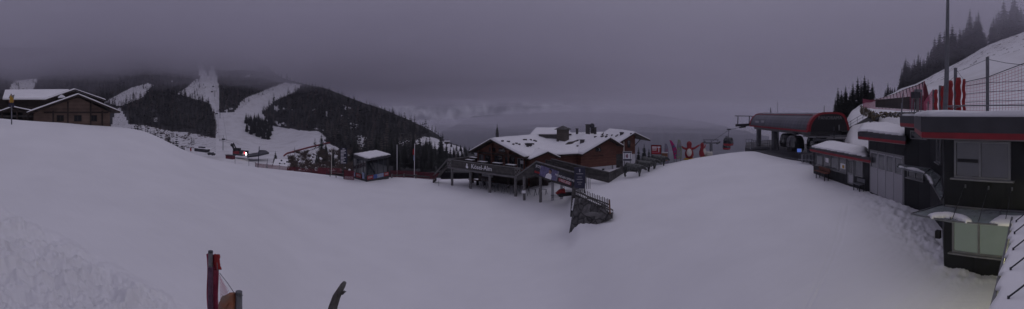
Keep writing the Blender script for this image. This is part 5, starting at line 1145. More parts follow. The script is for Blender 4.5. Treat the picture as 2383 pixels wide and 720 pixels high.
mb = MB(); mb.prism([tuple(pos(1232, 50.6, 0))[:2], tuple(pos(1348, 54.6, 0))[:2], tuple(pos(1395, 73, 0))[:2], tuple(pos(1240, 72, 0))[:2]], -8.2, -6.05); mb.build('wall', WOODR, rs_)
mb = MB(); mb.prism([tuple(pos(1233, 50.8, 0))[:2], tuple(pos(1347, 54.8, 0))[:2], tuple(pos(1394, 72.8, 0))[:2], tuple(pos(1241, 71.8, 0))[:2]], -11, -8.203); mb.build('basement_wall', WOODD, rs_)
# small dormer gable
SA, SB2 = V2(1228, 48.4), V2(1299, 50.6); SP = onwall(SA, SB2, 1270)
gable(rs_, onwall(SA, SB2, 1232), onwall(SA, SB2, 1294), -8, -5.95, -5.95, SP, -5.3, 5, WOODR)
groof(rs_, SA + up * -6.0, SB2 + up * -6.0, SP + up * -5.1, 6, .7, .18, WOODD, .2, 21)
# second and third gables
A2, B2 = V2(1352, 53.4), V2(1434, 56.8); P2 = onwall(A2, B2, 1411)
gable(rs_, A2, B2, -8.0, -5.75, -4.75, P2, -3.85, 13, WOODR)
groof(rs_, onwall(A2, B2, 1345) + up * -5.85, onwall(A2, B2, 1441) + up * -4.9, P2 + up * -3.6, 13, 1.2, .22, WOODD, .24, 31)
mb = MB(); nn = outn(A2, B2); mb.add([v + nn * o for o in (-.02, -12.9) for v in (A2 + up * -9.6, B2 + up * -9.6, B2 + up * -8.01, A2 + up * -8.01)], [(0, 1, 2, 3), (7, 6, 5, 4), (0, 4, 5, 1), (1, 5, 6, 2), (2, 6, 7, 3), (3, 7, 4, 0)]); mb.build('plinth_wall', WHITE, rs_)
window(rs_, A2, B2, 1386, 1398, -5.7, -5.1, splits=(.5,), fm=WOODD, t=.06, sill=False)
for a_, b_ in ((1372, 1379), (1401, 1406)): window(rs_, A2, B2, a_, b_, -8.75, -8.35, fm=DSTEEL, t=.05, sill=False)
mb = MB(); wpanel(mb, A2, B2, onwall(A2, B2, 1424), onwall(A2, B2, 1426), -9.6, -8.0, .0, .12); mb.build('downpipe', GREYF, rs_)
text('lettering', 'Kösel-Alm', .42, onwall(A2, B2, 1393) + nn * .03 + up * -6.35, (B2 - A2), up, BARK, rs_, .01)
A3, B3 = V2(1434, 59.8), V2(1478, 61); P3 = onwall(A3, B3, 1471)
gable(rs_, A3, B3, -6.7, -4.7, -3.7, P3, -3.35, 12, WOODR)
mb = MB(); nn3 = outn(A3, B3); mb.add([v + nn3 * o for o in (-.02, -11.9) for v in (A3 + up * -9.6, B3 + up * -9.6, B3 + up * -6.71, A3 + up * -6.71)], [(0, 1, 2, 3), (7, 6, 5, 4), (0, 4, 5, 1), (1, 5, 6, 2), (2, 6, 7, 3), (3, 7, 4, 0)]); mb.build('plinth_wall', WHITE, rs_)
groof(rs_, onwall(A3, B3, 1432) + up * -4.75, onwall(A3, B3, 1506) + up * -4.35, P3 + up * -3.1, 12, 1.3, .22, WOODD, .24, 41)
mb = MB(); wpanel(mb, A3, B3, onwall(A3, B3, 1430), onwall(A3, B3, 1449), -8.9, -6.6, .02, .14); mb.build('louvred_shutter', WOODG, rs_)
window(rs_, A3, B3, 1460, 1467, -5.6, -4.4, fm=WOODD, t=.06, sill=False)
MB().bar(B3 + up * -5.3, onwall(A3, B3, 1490) + up * -4.3, .12, .12).build('roof_brace', WOODD, rs_)
mb = MB(); wpanel(mb, A3, B3, onwall(A3, B3, 1450.5), onwall(A3, B3, 1453), -6.5, -4.6, .003, .05); mb.build('wall_figure', CREAM, rs_)
# cupola, chimneys, dish
cc = pos(1310, 59, -4.3); r0 = math.atan2(dd.y, dd.x)
mb = MB().box(cc + up * .85, (1.45, 1.45, 1.9), r0); cu = mb.build('cupola', mat('cupola_boards', (.10, .085, .07), .8, wave=('Z', .3, .5)), rs_)
mb = MB(); a = [cc + Matrix.Rotation(r0, 3, 'Z') @ Vector((x * 1.0, y * 1.0, 1.83)) for x, y in ((-1, -1), (1, -1), (1, 1), (-1, 1))]; mb.add(a + [cc + up * 2.4] + [v - up * .08 for v in a], [(0, 1, 4), (1, 2, 4), (2, 3, 4), (3, 0, 4), (8, 7, 6, 5), (0, 5, 6, 1), (1, 6, 7, 2), (2, 7, 8, 3), (3, 8, 5, 0)]); mb.build('cupola_roof', TILE, cu)
for px, r, zb_, zt, wd in ((1230.5, 53, -5.3, -4.35, .8), (1368, 62, -3.6, -1.85, .65), (1378, 63, -3.4, -2.3, .5), (1355, 57, -4.9, -4.1, .6), (1343, 63, -3.5, -2.6, .35), (1447, 62, -4.0, -3.2, .6), (1385, 63, -3.5, -2.4, .4)):
    q = MB().box(pos(px, r, (zb_ + zt) / 2), (wd, wd, zt - zb_), -.4).build('chimney', TILE, rs_)
    MB().box(pos(px, r, zt + .04), (wd + .12, wd + .12, .08), -.4).build('chimney_cap', DSTEEL, q)
mb = MB().box(pos(1280, 60, -3.7), (3.6, .9, .7), -.2); q = mb.build('roof_vent', TILE, rs_); MB().box(pos(1280, 60, -3.30), (3.7, 1.0, .1), -.2).build('roof_snow', SNOWR, q)
mb = MB().ball(pos(1378, 61.5, -2.05), (.42, .16, .45), 12, 8); mb.build('satellite_dish', DSTEEL, rs_)
MB().box(pos(1237, 52.5, -5.12), (2.2, .9, .3), .1).build('roof_hatch', TILE, rs_)
R_ = random.Random(11)
for k in range(26):
    px = R_.choice((R_.uniform(1165, 1260), R_.uniform(1340, 1470), R_.uniform(1330, 1470), R_.uniform(1290, 1420)))
    y0 = float(np.interp(px, [1150, 1250, 1330, 1400, 1470], [326, 330, 330, 318, 316])); p0 = None
    py = R_.uniform(y0 - 4, y0 + (14 if px < 1380 else 3)); r = float(np.interp(px, [1150, 1240, 1340, 1420, 1470], [54, 54, 58, 60, 64]))
    # find the roof below this bearing by height interpolation: snow guards stand on the slope
    d_ = Vector((math.sin(az(px)), math.cos(az(px)), math.tan((CY - py) / S))).normalized(); bpy.context.view_layer.update() if k == 0 else None
    ok, loc, nrm, fi, ob, _ = sc.ray_cast(bpy.context.evaluated_depsgraph_get(), Vector((0, 0, 0)), d_, distance=90)
    if ok and ob.name.startswith('roof_snow') and loc.y > 40: MB().box(loc + up * .05, (R_.uniform(.25, .45), .2, .22), R_.uniform(0, 1)).build('snow_guard', TILE, rs_)
# stairs at the end of the terrace
st = thing('terrace_stairs', R3(TL, 2, -10.8), 'dark wooden outdoor stairs with handrails climbing to the end of the terrace', 'stairs')
S0, S1 = V2(1008, 55.8), V2(1041, 54.8); zs0, zs1 = -10.6, DZ
for o in (0, 1.5):
    q = Vector((0, o, 0)); MB().bar(S0 + q + up * zs0, S1 + q + up * zs1, .1, .3).build('stringer', WOODG, st); MB().bar(S0 + q + up * (zs0 + 1.05), S1 + q + up * (zs1 + 1.05), .08, .12).build('handrail', WOODP, st)
    for u in (0, .5, 1): c_ = S0.lerp(S1, u) + q + up * (zs0 + (zs1 - zs0) * u); MB().bar(c_ - up * .3, c_ + up * 1.05, .09, .09).build('rail_post', WOODG, st)
for i in range(12): u = (i + .5) / 12; c_ = S0.lerp(S1, u) + Vector((0, .75, 0)) + up * (zs0 + (zs1 - zs0) * u + .1); MB().box(c_, (.32, 1.4, .06), 0).build('step', WOODG, st)
mb = MB().box(pos(1021, 52.8, -9.55), (.6, .05, .4), .2); sg = thing('notice_sign', G(1021, 52.8), 'small white notice on a post at the foot of the terrace stairs', 'sign'); mb.build('panel', WPAINT, sg); MB().tube([pos(1021, 52.85, -10.9), pos(1021, 52.85, -9.5)], .03, 6).build('post', STEEL, sg)
# things on the terrace and under it
for i, (t, o) in enumerate(((2.5, 1.4), (5.0, 1.6), (7.5, 1.3), (10.2, 1.5), (11.8, 4.0))):
    c_ = R3(t, o, DZ); b = thing('terrace_table', c_, ('dark snow-dusted table on the terrace at the ramp corner', 'dark snow-dusted table on the terrace behind the last letters', 'dark snow-dusted table on the terrace behind the first letters', 'dark snow-dusted table on the terrace behind the white emblem', 'dark snow-dusted table on the terrace near the stairs')[i], 'table')
    MB().box(c_ + up * 1.12, (1.6, .8, .08), r0).build('tabletop', WOODG, b); MB().box(c_ + up * 1.18, (1.4, .65, .04), r0).build('snow_dusting', SNOWR, b)
    for x in (-.6, .6): MB().box(c_ + dd * x + up * .54, (.1, .6, 1.08), r0).build('leg', WOODD, b)
sk = None
for i, (t, o) in enumerate(((1.6, 1.2), (2.6, 1.0), (4.3, 1.3), (5.3, 1.1), (7.2, 1.5), (-1.0, 1.2), (-2.2, 1.8), (8.3, 2.5))):
    c_ = R3(t, o, -10.75)
    if i == 0:
        sk = thing('ski_rack', c_, 'low dark A-frame ski rack in the shade under the terrace', 'ski rack', 'ski racks under the terrace', rz=r0)
        for x in (-.5, .5):
            for y in (-.4, .4): MB().bar(c_ + Vector((x, y, 0)), c_ + Vector((x, 0, 1.2)), .05, .05).build('leg', STEEL, sk)
        MB().bar(c_ + Vector((-.6, 0, 1.2)), c_ + Vector((.6, 0, 1.2)), .06, .06).build('rail', STEEL, sk)
    else:
        o2 = sk.copy(); sc.collection.objects.link(o2); o2.location = c_
        for ch_ in list(sk.children):
            c2 = ch_.copy(); sc.collection.objects.link(c2); c2.parent = o2
for i, (t, o) in enumerate(((10.8, 3.0), (8.6, 3.6))):
    c_ = R3(t, o, -10.8); b = thing('beer_bench_table', c_, ('wooden table in the shade below the pale panel under the terrace', 'wooden table in the shade next to the door under the terrace')[i], 'table')
    MB().box(c_ + up * .78, (1.9, .7, .06), r0).build('tabletop', WOODR, b)
    for x in (-.7, .7): MB().box(c_ + dd * x + up * .38, (.08, .5, .75), r0).build('leg', DSTEEL, b)
# furled flag behind the ridge
ff = thing('furled_flag', pos(1157, 66, -6), 'slim pole with a dark furled flag rising behind the snowy terrace gable', 'flag'); MB().tube([pos(1157, 66, -6), pos(1157, 66, -1.9)], .05, 6).build('pole', STEEL, ff)
MB().tube([pos(1157, 66, -4.6 + .25 * i) for i in range(10)], [.1, .2, .28, .3, .3, .27, .24, .19, .12, .05], 7).build('flag', COWM, ff)
# ------------------------------------------------------------------ access ramp with the big banner
rp_ = thing('access_ramp', pos(1290, 41, -10.3), 'dark timber access ramp with boarded sides and a pale handrail leading to the terrace', 'ramp')
J0, J1, J2 = V2(1200, 44.6), V2(1247, 43.2), V2(1342, 37.2)
def sidepanel(root, pts_top, pts_bot, m, name, th=.08):
    mb = MB(); n = len(pts_top); a = pts_top + pts_bot[::-1]; A_ = Vector((pts_top[0].x, pts_top[0].y, 0)); B_ = Vector((pts_top[-1].x, pts_top[-1].y, 0)); mb.panel(a, outn(A_, B_), th); return mb.build(name, m, root)
sidepanel(rp_, [at(1247, 377, 43.2), at(1342, 404, 37.2)], [at(1247, 407, 43.2), at(1342, 437, 37.2)], WOODG, 'side_panel')
sidepanel(rp_, [at(1203, 409, 44.8), at(1246.5, 377, 43.3)], [at(1203, 418, 44.8), at(1246.5, 407, 43.3)], WOODG, 'side_panel')
MB().bar(at(1200, 411, 44.8), at(1248, 376, 43.1), .08, .14).bar(at(1247, 376, 43.1), at(1343, 403, 37.1), .10, .14).build('handrail', WOODP, rp_)
q = [at(1203, 418, 44.9), at(1247, 408, 43.3), at(1342, 438, 37.3)]; bk2 = Vector((1.3, 2.0, 0))
mb = MB(); mb.slab([q[1], q[2], q[2] + bk2, q[1] + bk2], .2); mb.slab([q[0], q[1] + up * .002, q[1] + bk2, q[0] + bk2], .2); mb.build('walkway', WOODG, rp_)
sidepanel(rp_, [v + bk2 for v in (at(1247, 377, 43.2), at(1342, 404, 37.2))], [v + bk2 for v in (at(1247, 407, 43.2), at(1342, 437, 37.2))], WOODG, 'side_panel')
for px, r, yt in ((1220, 43.8, 412), (1258, 42.2, 412), (1286, 42.5, 418), (1307, 43, 424)): MB().tube([pos(px, r, -11.2), at(px, yt, r)], .17, 9).build('support_post', WOODP if px < 1280 else GREYD, rp_)
sg = thing('notice_sign', at(1219, 448, 43.5), 'small white notice fixed to the ramp post under the corner of the banner side', 'sign'); MB().box(at(1219, 447, 43.4), (.5, .04, .36), .1).build('panel', WPAINT, sg)
# upper boarded railing running back to the house
up_ = thing('boarded_railing', pos(1350, 46, -8.4), 'long dark boarded railing with a pale top rail between the ramp and the white plinth', 'railing')
sidepanel(up_, [at(1283, 371, 48.5), at(1416, 402, 42.5)], [at(1283, 392, 48.5), at(1416, 426, 42.5)], WOODG, 'boarding'); MB().bar(at(1283, 370, 48.5), at(1417, 401.5, 42.4), .1, .12).build('top_rail', WOODP, up_)
sidepanel(up_, [at(1250, 390, 47), at(1283, 372, 48.5)], [at(1250, 400, 47), at(1283, 392, 48.5)], WOODG, 'boarding')
sidepanel(up_, [at(1418, 403, 42.5), at(1457, 388, 50)], [at(1418, 427, 42.5), at(1457, 408, 50)], WOODG, 'boarding'); MB().bar(at(1418, 402, 42.5), at(1457, 387, 50), .1, .1).build('top_rail', WOODG, up_)
for px, r, a_, b_ in ((1434, 45.4, 394, 420), (1445, 47.6, 388, 414)): MB().bar(at(px, b_, r), at(px, a_, r), .12, .12).build('rail_post', WOODP, up_)
rk = thing('short_railing', at(1365, 438, 38), 'short dark slatted railing behind the blue board sign', 'railing')
for i in range(6): MB().bar(at(1352 + i * 4.2, 440, 38.2 + i * .1), at(1352 + i * 4.2, 411 + i * .7, 38.2 + i * .1), .12, .04).build('slat', WOODG, rk)
MB().bar(at(1340, 405, 37.6), at(1377, 416, 38.8), .1, .1).build('top_rail', WOODP, rk)
# banner
bA, bB = V2(1243, 43.3), V2(1336, 37.5); bnn = outn(bA, bB)
bA, bB = V2(1247, 43.2), V2(1342, 37.2); bnn = outn(bA, bB)
def bpt(px, py): p = onwall(bA, bB, px); return at(px, py, p.length) + bnn * .12
ban = thing('banner', bpt(1290, 430), 'long event banner with a figure in white on violet hung on the ramp side', 'banner')
def byt(u): return (379 + 29.5 * u, 404.5 + 32 * u)
def bq(u, v): px = 1243 + 92 * u + (5 - 5 * v) * (1 - u); t, b = byt(u); return bpt(px, t + (b - t) * v)
def bpoly(pts, m, nm, lift): MB().panel([bq(u, v) + bnn * lift for u, v in pts], bnn, .012).build(nm, m, ban)
bpoly([(0, 0), (1, 0), (1, 1), (0, 1)], mat('banner_dark_print', (.022, .022, .03), .6), 'cloth', 0.0)
bpoly([(.16, .06), (.60, .06), (.55, .96), (.14, .96)], VIOLET, 'printed_backdrop', .014)
bpoly([(.605, .06), (.64, .06), (.59, .96), (.555, .96)], GREYFL, 'printed_stripe', .016)
bpoly([(.30, .98), (.32, .66), (.37, .50), (.44, .52), (.46, .70), (.45, .98)], WPAINT, 'printed_shirt', .028)
bpoly([(.385, .50), (.375, .26), (.41, .17), (.45, .24), (.445, .42), (.42, .52)], SKIN, 'printed_face', .040); bpoly([(.375, .24), (.40, .10), (.45, .12), (.462, .30), (.445, .27), (.41, .19)], BLACK, 'printed_hair', .052)
bpoly([(.02, .68), (.155, .68), (.155, .84), (.02, .84)], REDP, 'printed_red_bar', .016); bpoly([(.64, .60), (.96, .60), (.96, .88), (.64, .88)], REDP, 'printed_red_bar', .016)
bx = (bq(1, .5) - bq(0, .5)).normalized(); bu = (bq(.5, 0) - bq(.5, 1)).normalized(); bu = (bu - bx * bu.dot(bx)).normalized()
for s_, sz, u, v in (('JETZT', .42, .10, .24), ('MOUNTAIN OPEN AIR', .34, .80, .42), ('14.03.2020', .42, .80, .74)):
    text('lettering', s_, sz, bq(u, v) + bnn * .034, bx, bu, WPAINT, ban, .004)
# board sign
bs = thing('board_sign', at(1349, 441, 37), 'upright dark blue board sign with faint white lines beside the banner', 'sign')
c0 = at(1349, 415, 37); nn = -Vector((c0.x, c0.y, 0)).normalized(); rx = Vector((-nn.y, nn.x, 0))
MB().panel([c0 + rx * x + up * z for x, z in ((-.55, -1.1), (.55, -1.1), (.55, 1.12), (-.55, 1.12))], nn, .1).build('board', NAVY, bs)
for x in (-.5, .5): MB().bar(c0 + rx * x - nn * .12 + up * -1.6, c0 + rx * x - nn * .12 + up * 1.0, .09, .09).build('post', WOODG, bs)
MB().panel([c0 + rx * x + up * z + nn * .012 for x, z in ((-.05, .62), (.05, .62), (.07, .95), (-.07, .95))], nn, .01).build('emblem', GREYD, bs)
for i, (z, l) in enumerate(((.45, .7), (.12, .4), (-.12, .6), (-.42, .5), (-.62, .3))): MB().panel([c0 + rx * x + up * zz + nn * .012 for x, zz in ((-l / 2, z - .025), (l / 2, z - .025), (l / 2, z + .025), (-l / 2, z + .025))], nn, .01).build('writing_line', GREYD, bs)
# stone wall and picket fence
sw = MB(); tp_ = [(1333, 492, 31.2), (1338, 460, 31.4), (1347, 456, 31.0), (1366, 468, 30.2), (1390, 480, 29.2), (1408, 489, 28.6), (1426, 501, 28.0)]
bt2 = [(1324, 548, 30.0), (1330, 546, 29.5), (1345, 538, 28.9), (1362, 532, 28.6), (1388, 522, 28.1), (1407, 516, 27.9), (1426, 510, 27.7)]
nx = len(tp_); NV = 14; NU = 36; vs = []
wallmb = MB()
def swp(u, v):
    x = u * (nx - 1); i = min(int(x), nx - 2); f = x - i; t = at(*tp_[i]).lerp(at(*tp_[i + 1]), f); b = at(*bt2[i]).lerp(at(*bt2[i + 1]), f); return b.lerp(t, v)
for i in range(NU * 3 + 1):
    for j in range(NV * 3 + 1):
        p = swp(i / (NU * 3), j / (NV * 3)); c, _ = noise.voronoi(p * 1.25, distance_metric='DISTANCE', exponent=2.5)[0:2] if False else (noise.voronoi(p * 1.25)[0], 0); e = min(.25, c[1] - c[0]); vs.append(p + Vector((-.3, -.9, .1)) * (e * .6) + Vector((0, 0, .06 * noise.noise(p * 3))))
m3 = NV * 3 + 1; wallmb.add(vs, [(i * m3 + j, (i + 1) * m3 + j, (i + 1) * m3 + j + 1, i * m3 + j + 1) for i in range(NU * 3) for j in range(NV * 3)])
k = len(vs); bkv_ = Vector((.5, 1.6, 0)); top = [i * m3 + m3 - 1 for i in range(NU * 3 + 1)]; wallmb.add([vs[a] + bkv_ for a in top] + [vs[a] + bkv_ - up * 2.5 for a in top], [])
for i in range(NU * 3): wallmb.f.append([top[i], top[i + 1], k + i + 1, k + i]); wallmb.m.append(0); wallmb.f.append([k + i, k + i + 1, k + len(top) + i + 1, k + len(top) + i]); wallmb.m.append(0)
me_ = wallmb.build('stone_wall', STONE, smooth=True); tag(me_, 'rough dark stone retaining wall wedge jutting out of the snow below the picket fence', 'wall')
LC = mat('snow_capped_stone', (.7, .7, .72), .7, scale=3, col2=(.15, .15, .15), thr=(.5, .6))
mb = MB(); 
for i in range(0, NU * 3, 2): p = swp(i / (NU * 3), 1.0); mb.ball(p + Vector((.1, .3, .05)), (.22, .2, .07), 7, 4) if noise.noise(p * 1.4) > -.1 else None
mb.ball(swp(.45, .62) + Vector((-.1, -.3, 0)), (.55, .16, .2), 10, 6) if False else None
tag(mb.build('wall_snow', SNOWR, smooth=True), kind='stuff')
gb_ = MB().ball(at(1378, 499, 27.6), (.55, .12, .19), 12, 6); tag(gb_.build('carved_plaque', WOODP), 'small pale oval carved plaque fixed to the dark stone wall', 'plaque')
pk = thing('picket_fence', at(1375, 480, 32), 'grey weathered picket fence standing on top of the stone wall', 'fence')
for i in range(21):
    u = i / 20; px = 1339 + 79 * u; r = 31.3 - 3.2 * u; yb = 460 + 37 * u; yt = 438 + 28 * u; MB().bar(at(px, yb, r), at(px + .3, yt - (2 if i % 3 else 0), r), .13, .035).build('picket', WOODG, pk)
for dv in (.25, .7): MB().bar(at(1337, 459 - 20 * dv, 31.5), at(1419, 496 - 27 * dv, 28.2), .05, .1).build('rail', WOODG, pk)
MB().bar(at(1419.5, 498, 28.1), at(1418, 466, 28.1), .1, .1).build('end_post', mat('orange_brown_post', (.22, .10, .05), .7), pk)
bg_ = thing('boulder_post', at(1334, 460, 33), 'thick grey timber post at the top end of the stone wall', 'post'); MB().bar(at(1331, 505, 31.6), at(1336, 438, 32.0), .30, .3).build('post', WOODG, bg_)
# snowmobile
sm = thing('snowmobile', at(1320, 455, 41), 'small dark red and white snowmobile parked under the ramp', 'snowmobile'); c0 = at(1320, 450, 41)
MB().box(c0 + up * -.1, (2.2, .8, .35), .3).build('track', BLACK, sm, bevel=.1); MB().add([c0 + Vector(v) for v in ((-1.3, -.35, 0), (-.2, -.35, 0), (-.3, -.3, .55), (-.9, -.3, .4), (-1.3, .35, 0), (-.2, .35, 0), (-.3, .3, .55), (-.9, .3, .4))], [(0, 1, 2, 3), (7, 6, 5, 4), (0, 3, 7, 4), (3, 2, 6, 7), (2, 1, 5, 6)]).build('hood', REDP, sm)
MB().box(c0 + Vector((.45, 0, .3)), (1.2, .45, .25), .0).build('seat', WPAINT, sm, bevel=.08); MB().tube([c0 + Vector((-.35, -.4, .75)), c0 + Vector((-.35, .4, .75))], .03, 5).build('handlebar', BLACK, sm)
for y in (-.45, .45): MB().bar(c0 + Vector((-1.8, y, -.3)), c0 + Vector((-.5, y, -.3)), .14, .04).build('ski', BLACK, sm)
# ------------------------------------------------------------------ poster board on the plinth and the cows
ps = thing('poster_board', at(1460, 380, 51), 'white framed poster board with dark bars standing before the white plinth', 'sign')
c0 = at(1460, 364, 51); nn = -Vector((c0.x, c0.y, 0)).normalized(); rx = Vector((-nn.y, nn.x, 0))
def rect(root, c, rx, nn, x0, x1, z0, z1, m, nm, lift, th=.02): MB().panel([c + rx * x + up * z + nn * lift for x, z in ((x0, z0), (x1, z0), (x1, z1), (x0, z1))], nn, th).build(nm, m, root)
rect(ps, c0, rx, nn, -.62, .62, -.68, .68, WPAINT, 'panel', 0, .08); rect(ps, c0, rx, nn, -.58, .58, .46, .64, NAVY, 'printed_bar', .012, .01); rect(ps, c0, rx, nn, -.58, .58, -.64, -.4, NAVY, 'printed_bar', .012, .01)
rect(ps, c0, rx, nn, -.40, -.34, -.34, .42, NAVY, 'printed_bar', .012, .01); rect(ps, c0, rx, nn, .40, .46, -.34, .42, NAVY, 'printed_bar', .012, .01)
MB().ball(c0 + nn * .01 + up * .03, (.24, .02, .28), 14, 8).build('printed_emblem', mat('printed_dull_pink', (.25, .12, .16), .7), ps)
for x in (-.4, .4): MB().bar(c0 + rx * x + up * -2.2 - nn * .1, c0 + rx * x - nn * .1 + up * .3, .07, .07).build('post', DSTEEL, ps)
def cow_mesh():
    me = bpy.data.meshes.new('cow_statue')
    J = [((-.85, 0, 1.08), .42, .42), ((-.35, 0, 1.02), .50, .50), ((.25, 0, 1.02), .50, .50), ((.66, 0, 1.12), .40, .40), ((.95, 0, 1.16), .22, .22), ((1.22, 0, 1.05), .17, .17), ((1.46, 0, .78), .11, .11)]
    v = [j[0] for j in J]; rad = [(j[1], j[2]) for j in J]; e = [(i, i + 1) for i in range(6)]
    for root, sx, hind in ((0, -1, 1), (0, 1, 1), (3, -1, 0), (3, 1, 0)):
        x = v[root][0]; y = .20 * sx; pts = [(x + (-.02 if hind else 0), y, .72), (x + (.06 if hind else .03), y * 1.05, .52), (x + (-.09 if hind else 0), y * 1.05, .36), (x - (.05 if hind else 0), y * 1.05, .10), (x + .03, y * 1.05, .03)]
        rr = [.22, .14, .09, .075, .09]; p = root
        for q, rq in zip(pts, rr): v.append(q); rad.append((rq, rq)); e.append((p, len(v) - 1)); p = len(v) - 1
    p = 0
    for q, rq in (((-1.12, 0, 1.12), .04), ((-1.18, 0, .75), .025), ((-1.17, 0, .45), .045)): v.append(q); rad.append((rq, rq)); e.append((p, len(v) - 1)); p = len(v) - 1
    for sy in (-1, 1):
        v.append((1.20, .16 * sy, 1.16)); rad.append((.045, .03)); e.append((5, len(v) - 1))
        v.append((1.16, .20 * sy, 1.30)); rad.append((.02, .02)); e.append((len(v) - 2, len(v) - 1))
    me.from_pydata(v, e, []); ob = bpy.data.objects.new('cow_tmp', me); sc.collection.objects.link(ob); s_ = ob.modifiers.new('s', 'SKIN'); ob.modifiers.new('u', 'SUBSURF').levels = 1
    for d, rq in zip(me.skin_vertices[0].data, rad): d.radius = rq
    me.skin_vertices[0].data[1].use_root = True
    bpy.context.view_layer.update(); ev = ob.evaluated_get(bpy.context.evaluated_depsgraph_get()); out_ = bpy.data.meshes.new_from_object(ev); bpy.data.objects.remove(ob)
    out_.materials.clear(); out_.materials.append(COWM)
    for p in out_.polygons: p.use_smooth = True
    return out_
CM = cow_mesh()
for px, r, rz, sc_, lb in ((1474, 44.5, -.45, 1.12, 'nearest grey metal cow statue, standing broadside before the boarded railing'), (1497, 47, -.15, 1.05, 'grey metal cow statue with lowered head just behind the nearest one'), (1511, 49, -.7, 1.1, 'grey metal cow statue in the middle of the herd by the red board'), (1532, 51, -.35, 1.12, 'grey metal cow statue farthest along, facing the wooden crate')):
    o = lin(bpy.data.objects.new('cow_statue', CM)); o.location = G(px, r, -.03); o.rotation_euler.z = rz; o.scale = (sc_,) * 3; tag(o, lb, 'cow statue', 'herd of cow statues')
# red board, crate, flags, inflatables
rbd = thing('event_board', at(1527, 380, 55), 'tall red event board with pale lettering bars on a dark frame behind the cows', 'sign')
c0 = at(1527, 353, 55); nn = (-Vector((c0.x, c0.y, 0)).normalized() + Vector((-.25, 0, 0))).normalized(); rx = Vector((-nn.y, nn.x, 0))
rect(rbd, c0, rx, nn, -.78, .78, -.95, 1.0, BLACK, 'frame', 0, .1); rect(rbd, c0, rx, nn, -.70, .70, -.40, .92, REDP, 'printed_face', .012, .01); rect(rbd, c0, rx, nn, -.70, .70, -.88, -.42, GREYFL, 'printed_photo', .012, .01)
for z, x0, x1, h in ((.66, -.6, .1, .16), (.66, .2, .62, .18), (.40, -.6, .1, .10), (.2, -.6, .05, .06), (-.12, -.6, .5, .12), (.25, .36, .46, .55)): rect(rbd, c0, rx, nn, x0, x1, z - h / 2, z + h / 2, WPAINT if z > 0 else PINKN, 'writing_line', .024, .01)
for x in (-.74, .74): MB().bar(c0 + rx * x + up * -2.3 - nn * .1, c0 + rx * x - nn * .1 + up * .9, .1, .1).build('post', DSTEEL, rbd)
cb = thing('wooden_crate', at(1547, 374, 55), 'orange-brown wooden counter box with a snowy top beside the red board', 'crate'); c0 = at(1547, 365, 55)
MB().box(c0, (.85, .8, 1.15), -.5).build('wall', mat('orange_brown_wood', (.20, .085, .035), .7, wave=('Z', .2, .3)), cb); MB().box(c0 + up * .61, (.95, .9, .07), -.5).build('top_board', GREYD, cb)
def flag(px, r, y0, y1, wd, m, lean, label, motif=None):
    b = G(px, r, -.1); h = at(px, y0, r).z - b.z; f = thing('feather_flag', b, label, 'flag'); a = az(px); rx = Vector((math.cos(a), -math.sin(a), 0)); nn = Vector((-math.sin(a), -math.cos(a), 0))
    pole = [b + up * (h * t) + rx * (lean * t * t) for t in (0, .25, .5, .75, 1)]; MB().tube(pole, [.035, .03, .025, .02, .015], 6).build('pole', DSTEEL, f)
    n = 10; L_ = []; R2 = []
    for i in range(n + 1):
        t = i / n; z = .18 + .82 * t; p = b + up * (h * z) + rx * (lean * z * z); L_.append(p); R2.append(p + rx * wd * (1 - .55 * t ** 3) + nn * .05 * math.sin(t * 6) - up * (.1 if i else 0) * t)
    MB().add(L_ + R2, [(i, i + 1, n + 2 + i, n + 1 + i) for i in range(n)]).build('cloth', m, f).modifiers.new('solid', 'SOLIDIFY').thickness = .01
    if motif:
        for i, (z, s_) in enumerate(((.72, .24), (.5, .18), (.34, .16))): c_ = b + up * (h * z) + rx * (lean * z * z + wd * .45) + nn * .07; MB().ball(c_, (s_ * .9, .015, s_), 8, 6).build('printed_emblem', motif, f)
flag(1569, 56, 326, 365, .72, MAGEN, -.75, 'leaning magenta feather flag with violet motifs beside the grey-green flag', VIOLET)
flag(1574, 55, 325, 365, .80, GREEN, .25, 'grey-green feather flag between the magenta flag and the red inflatables', GREYFL)
flag(1546, 62, 334, 356, .8, GREYFL, .1, 'pale faded banner flag rising behind the wooden counter box', mat('faded_pink_print', (.24, .12, .18), .7))
post(1584, 55, gz(1584, 55) - .2, at(1584, 340, 55).z, .03, 'marker_pole', 'thin dark pole between the grey-green flag and the waving inflatable', 'pole', m=DSTEEL)
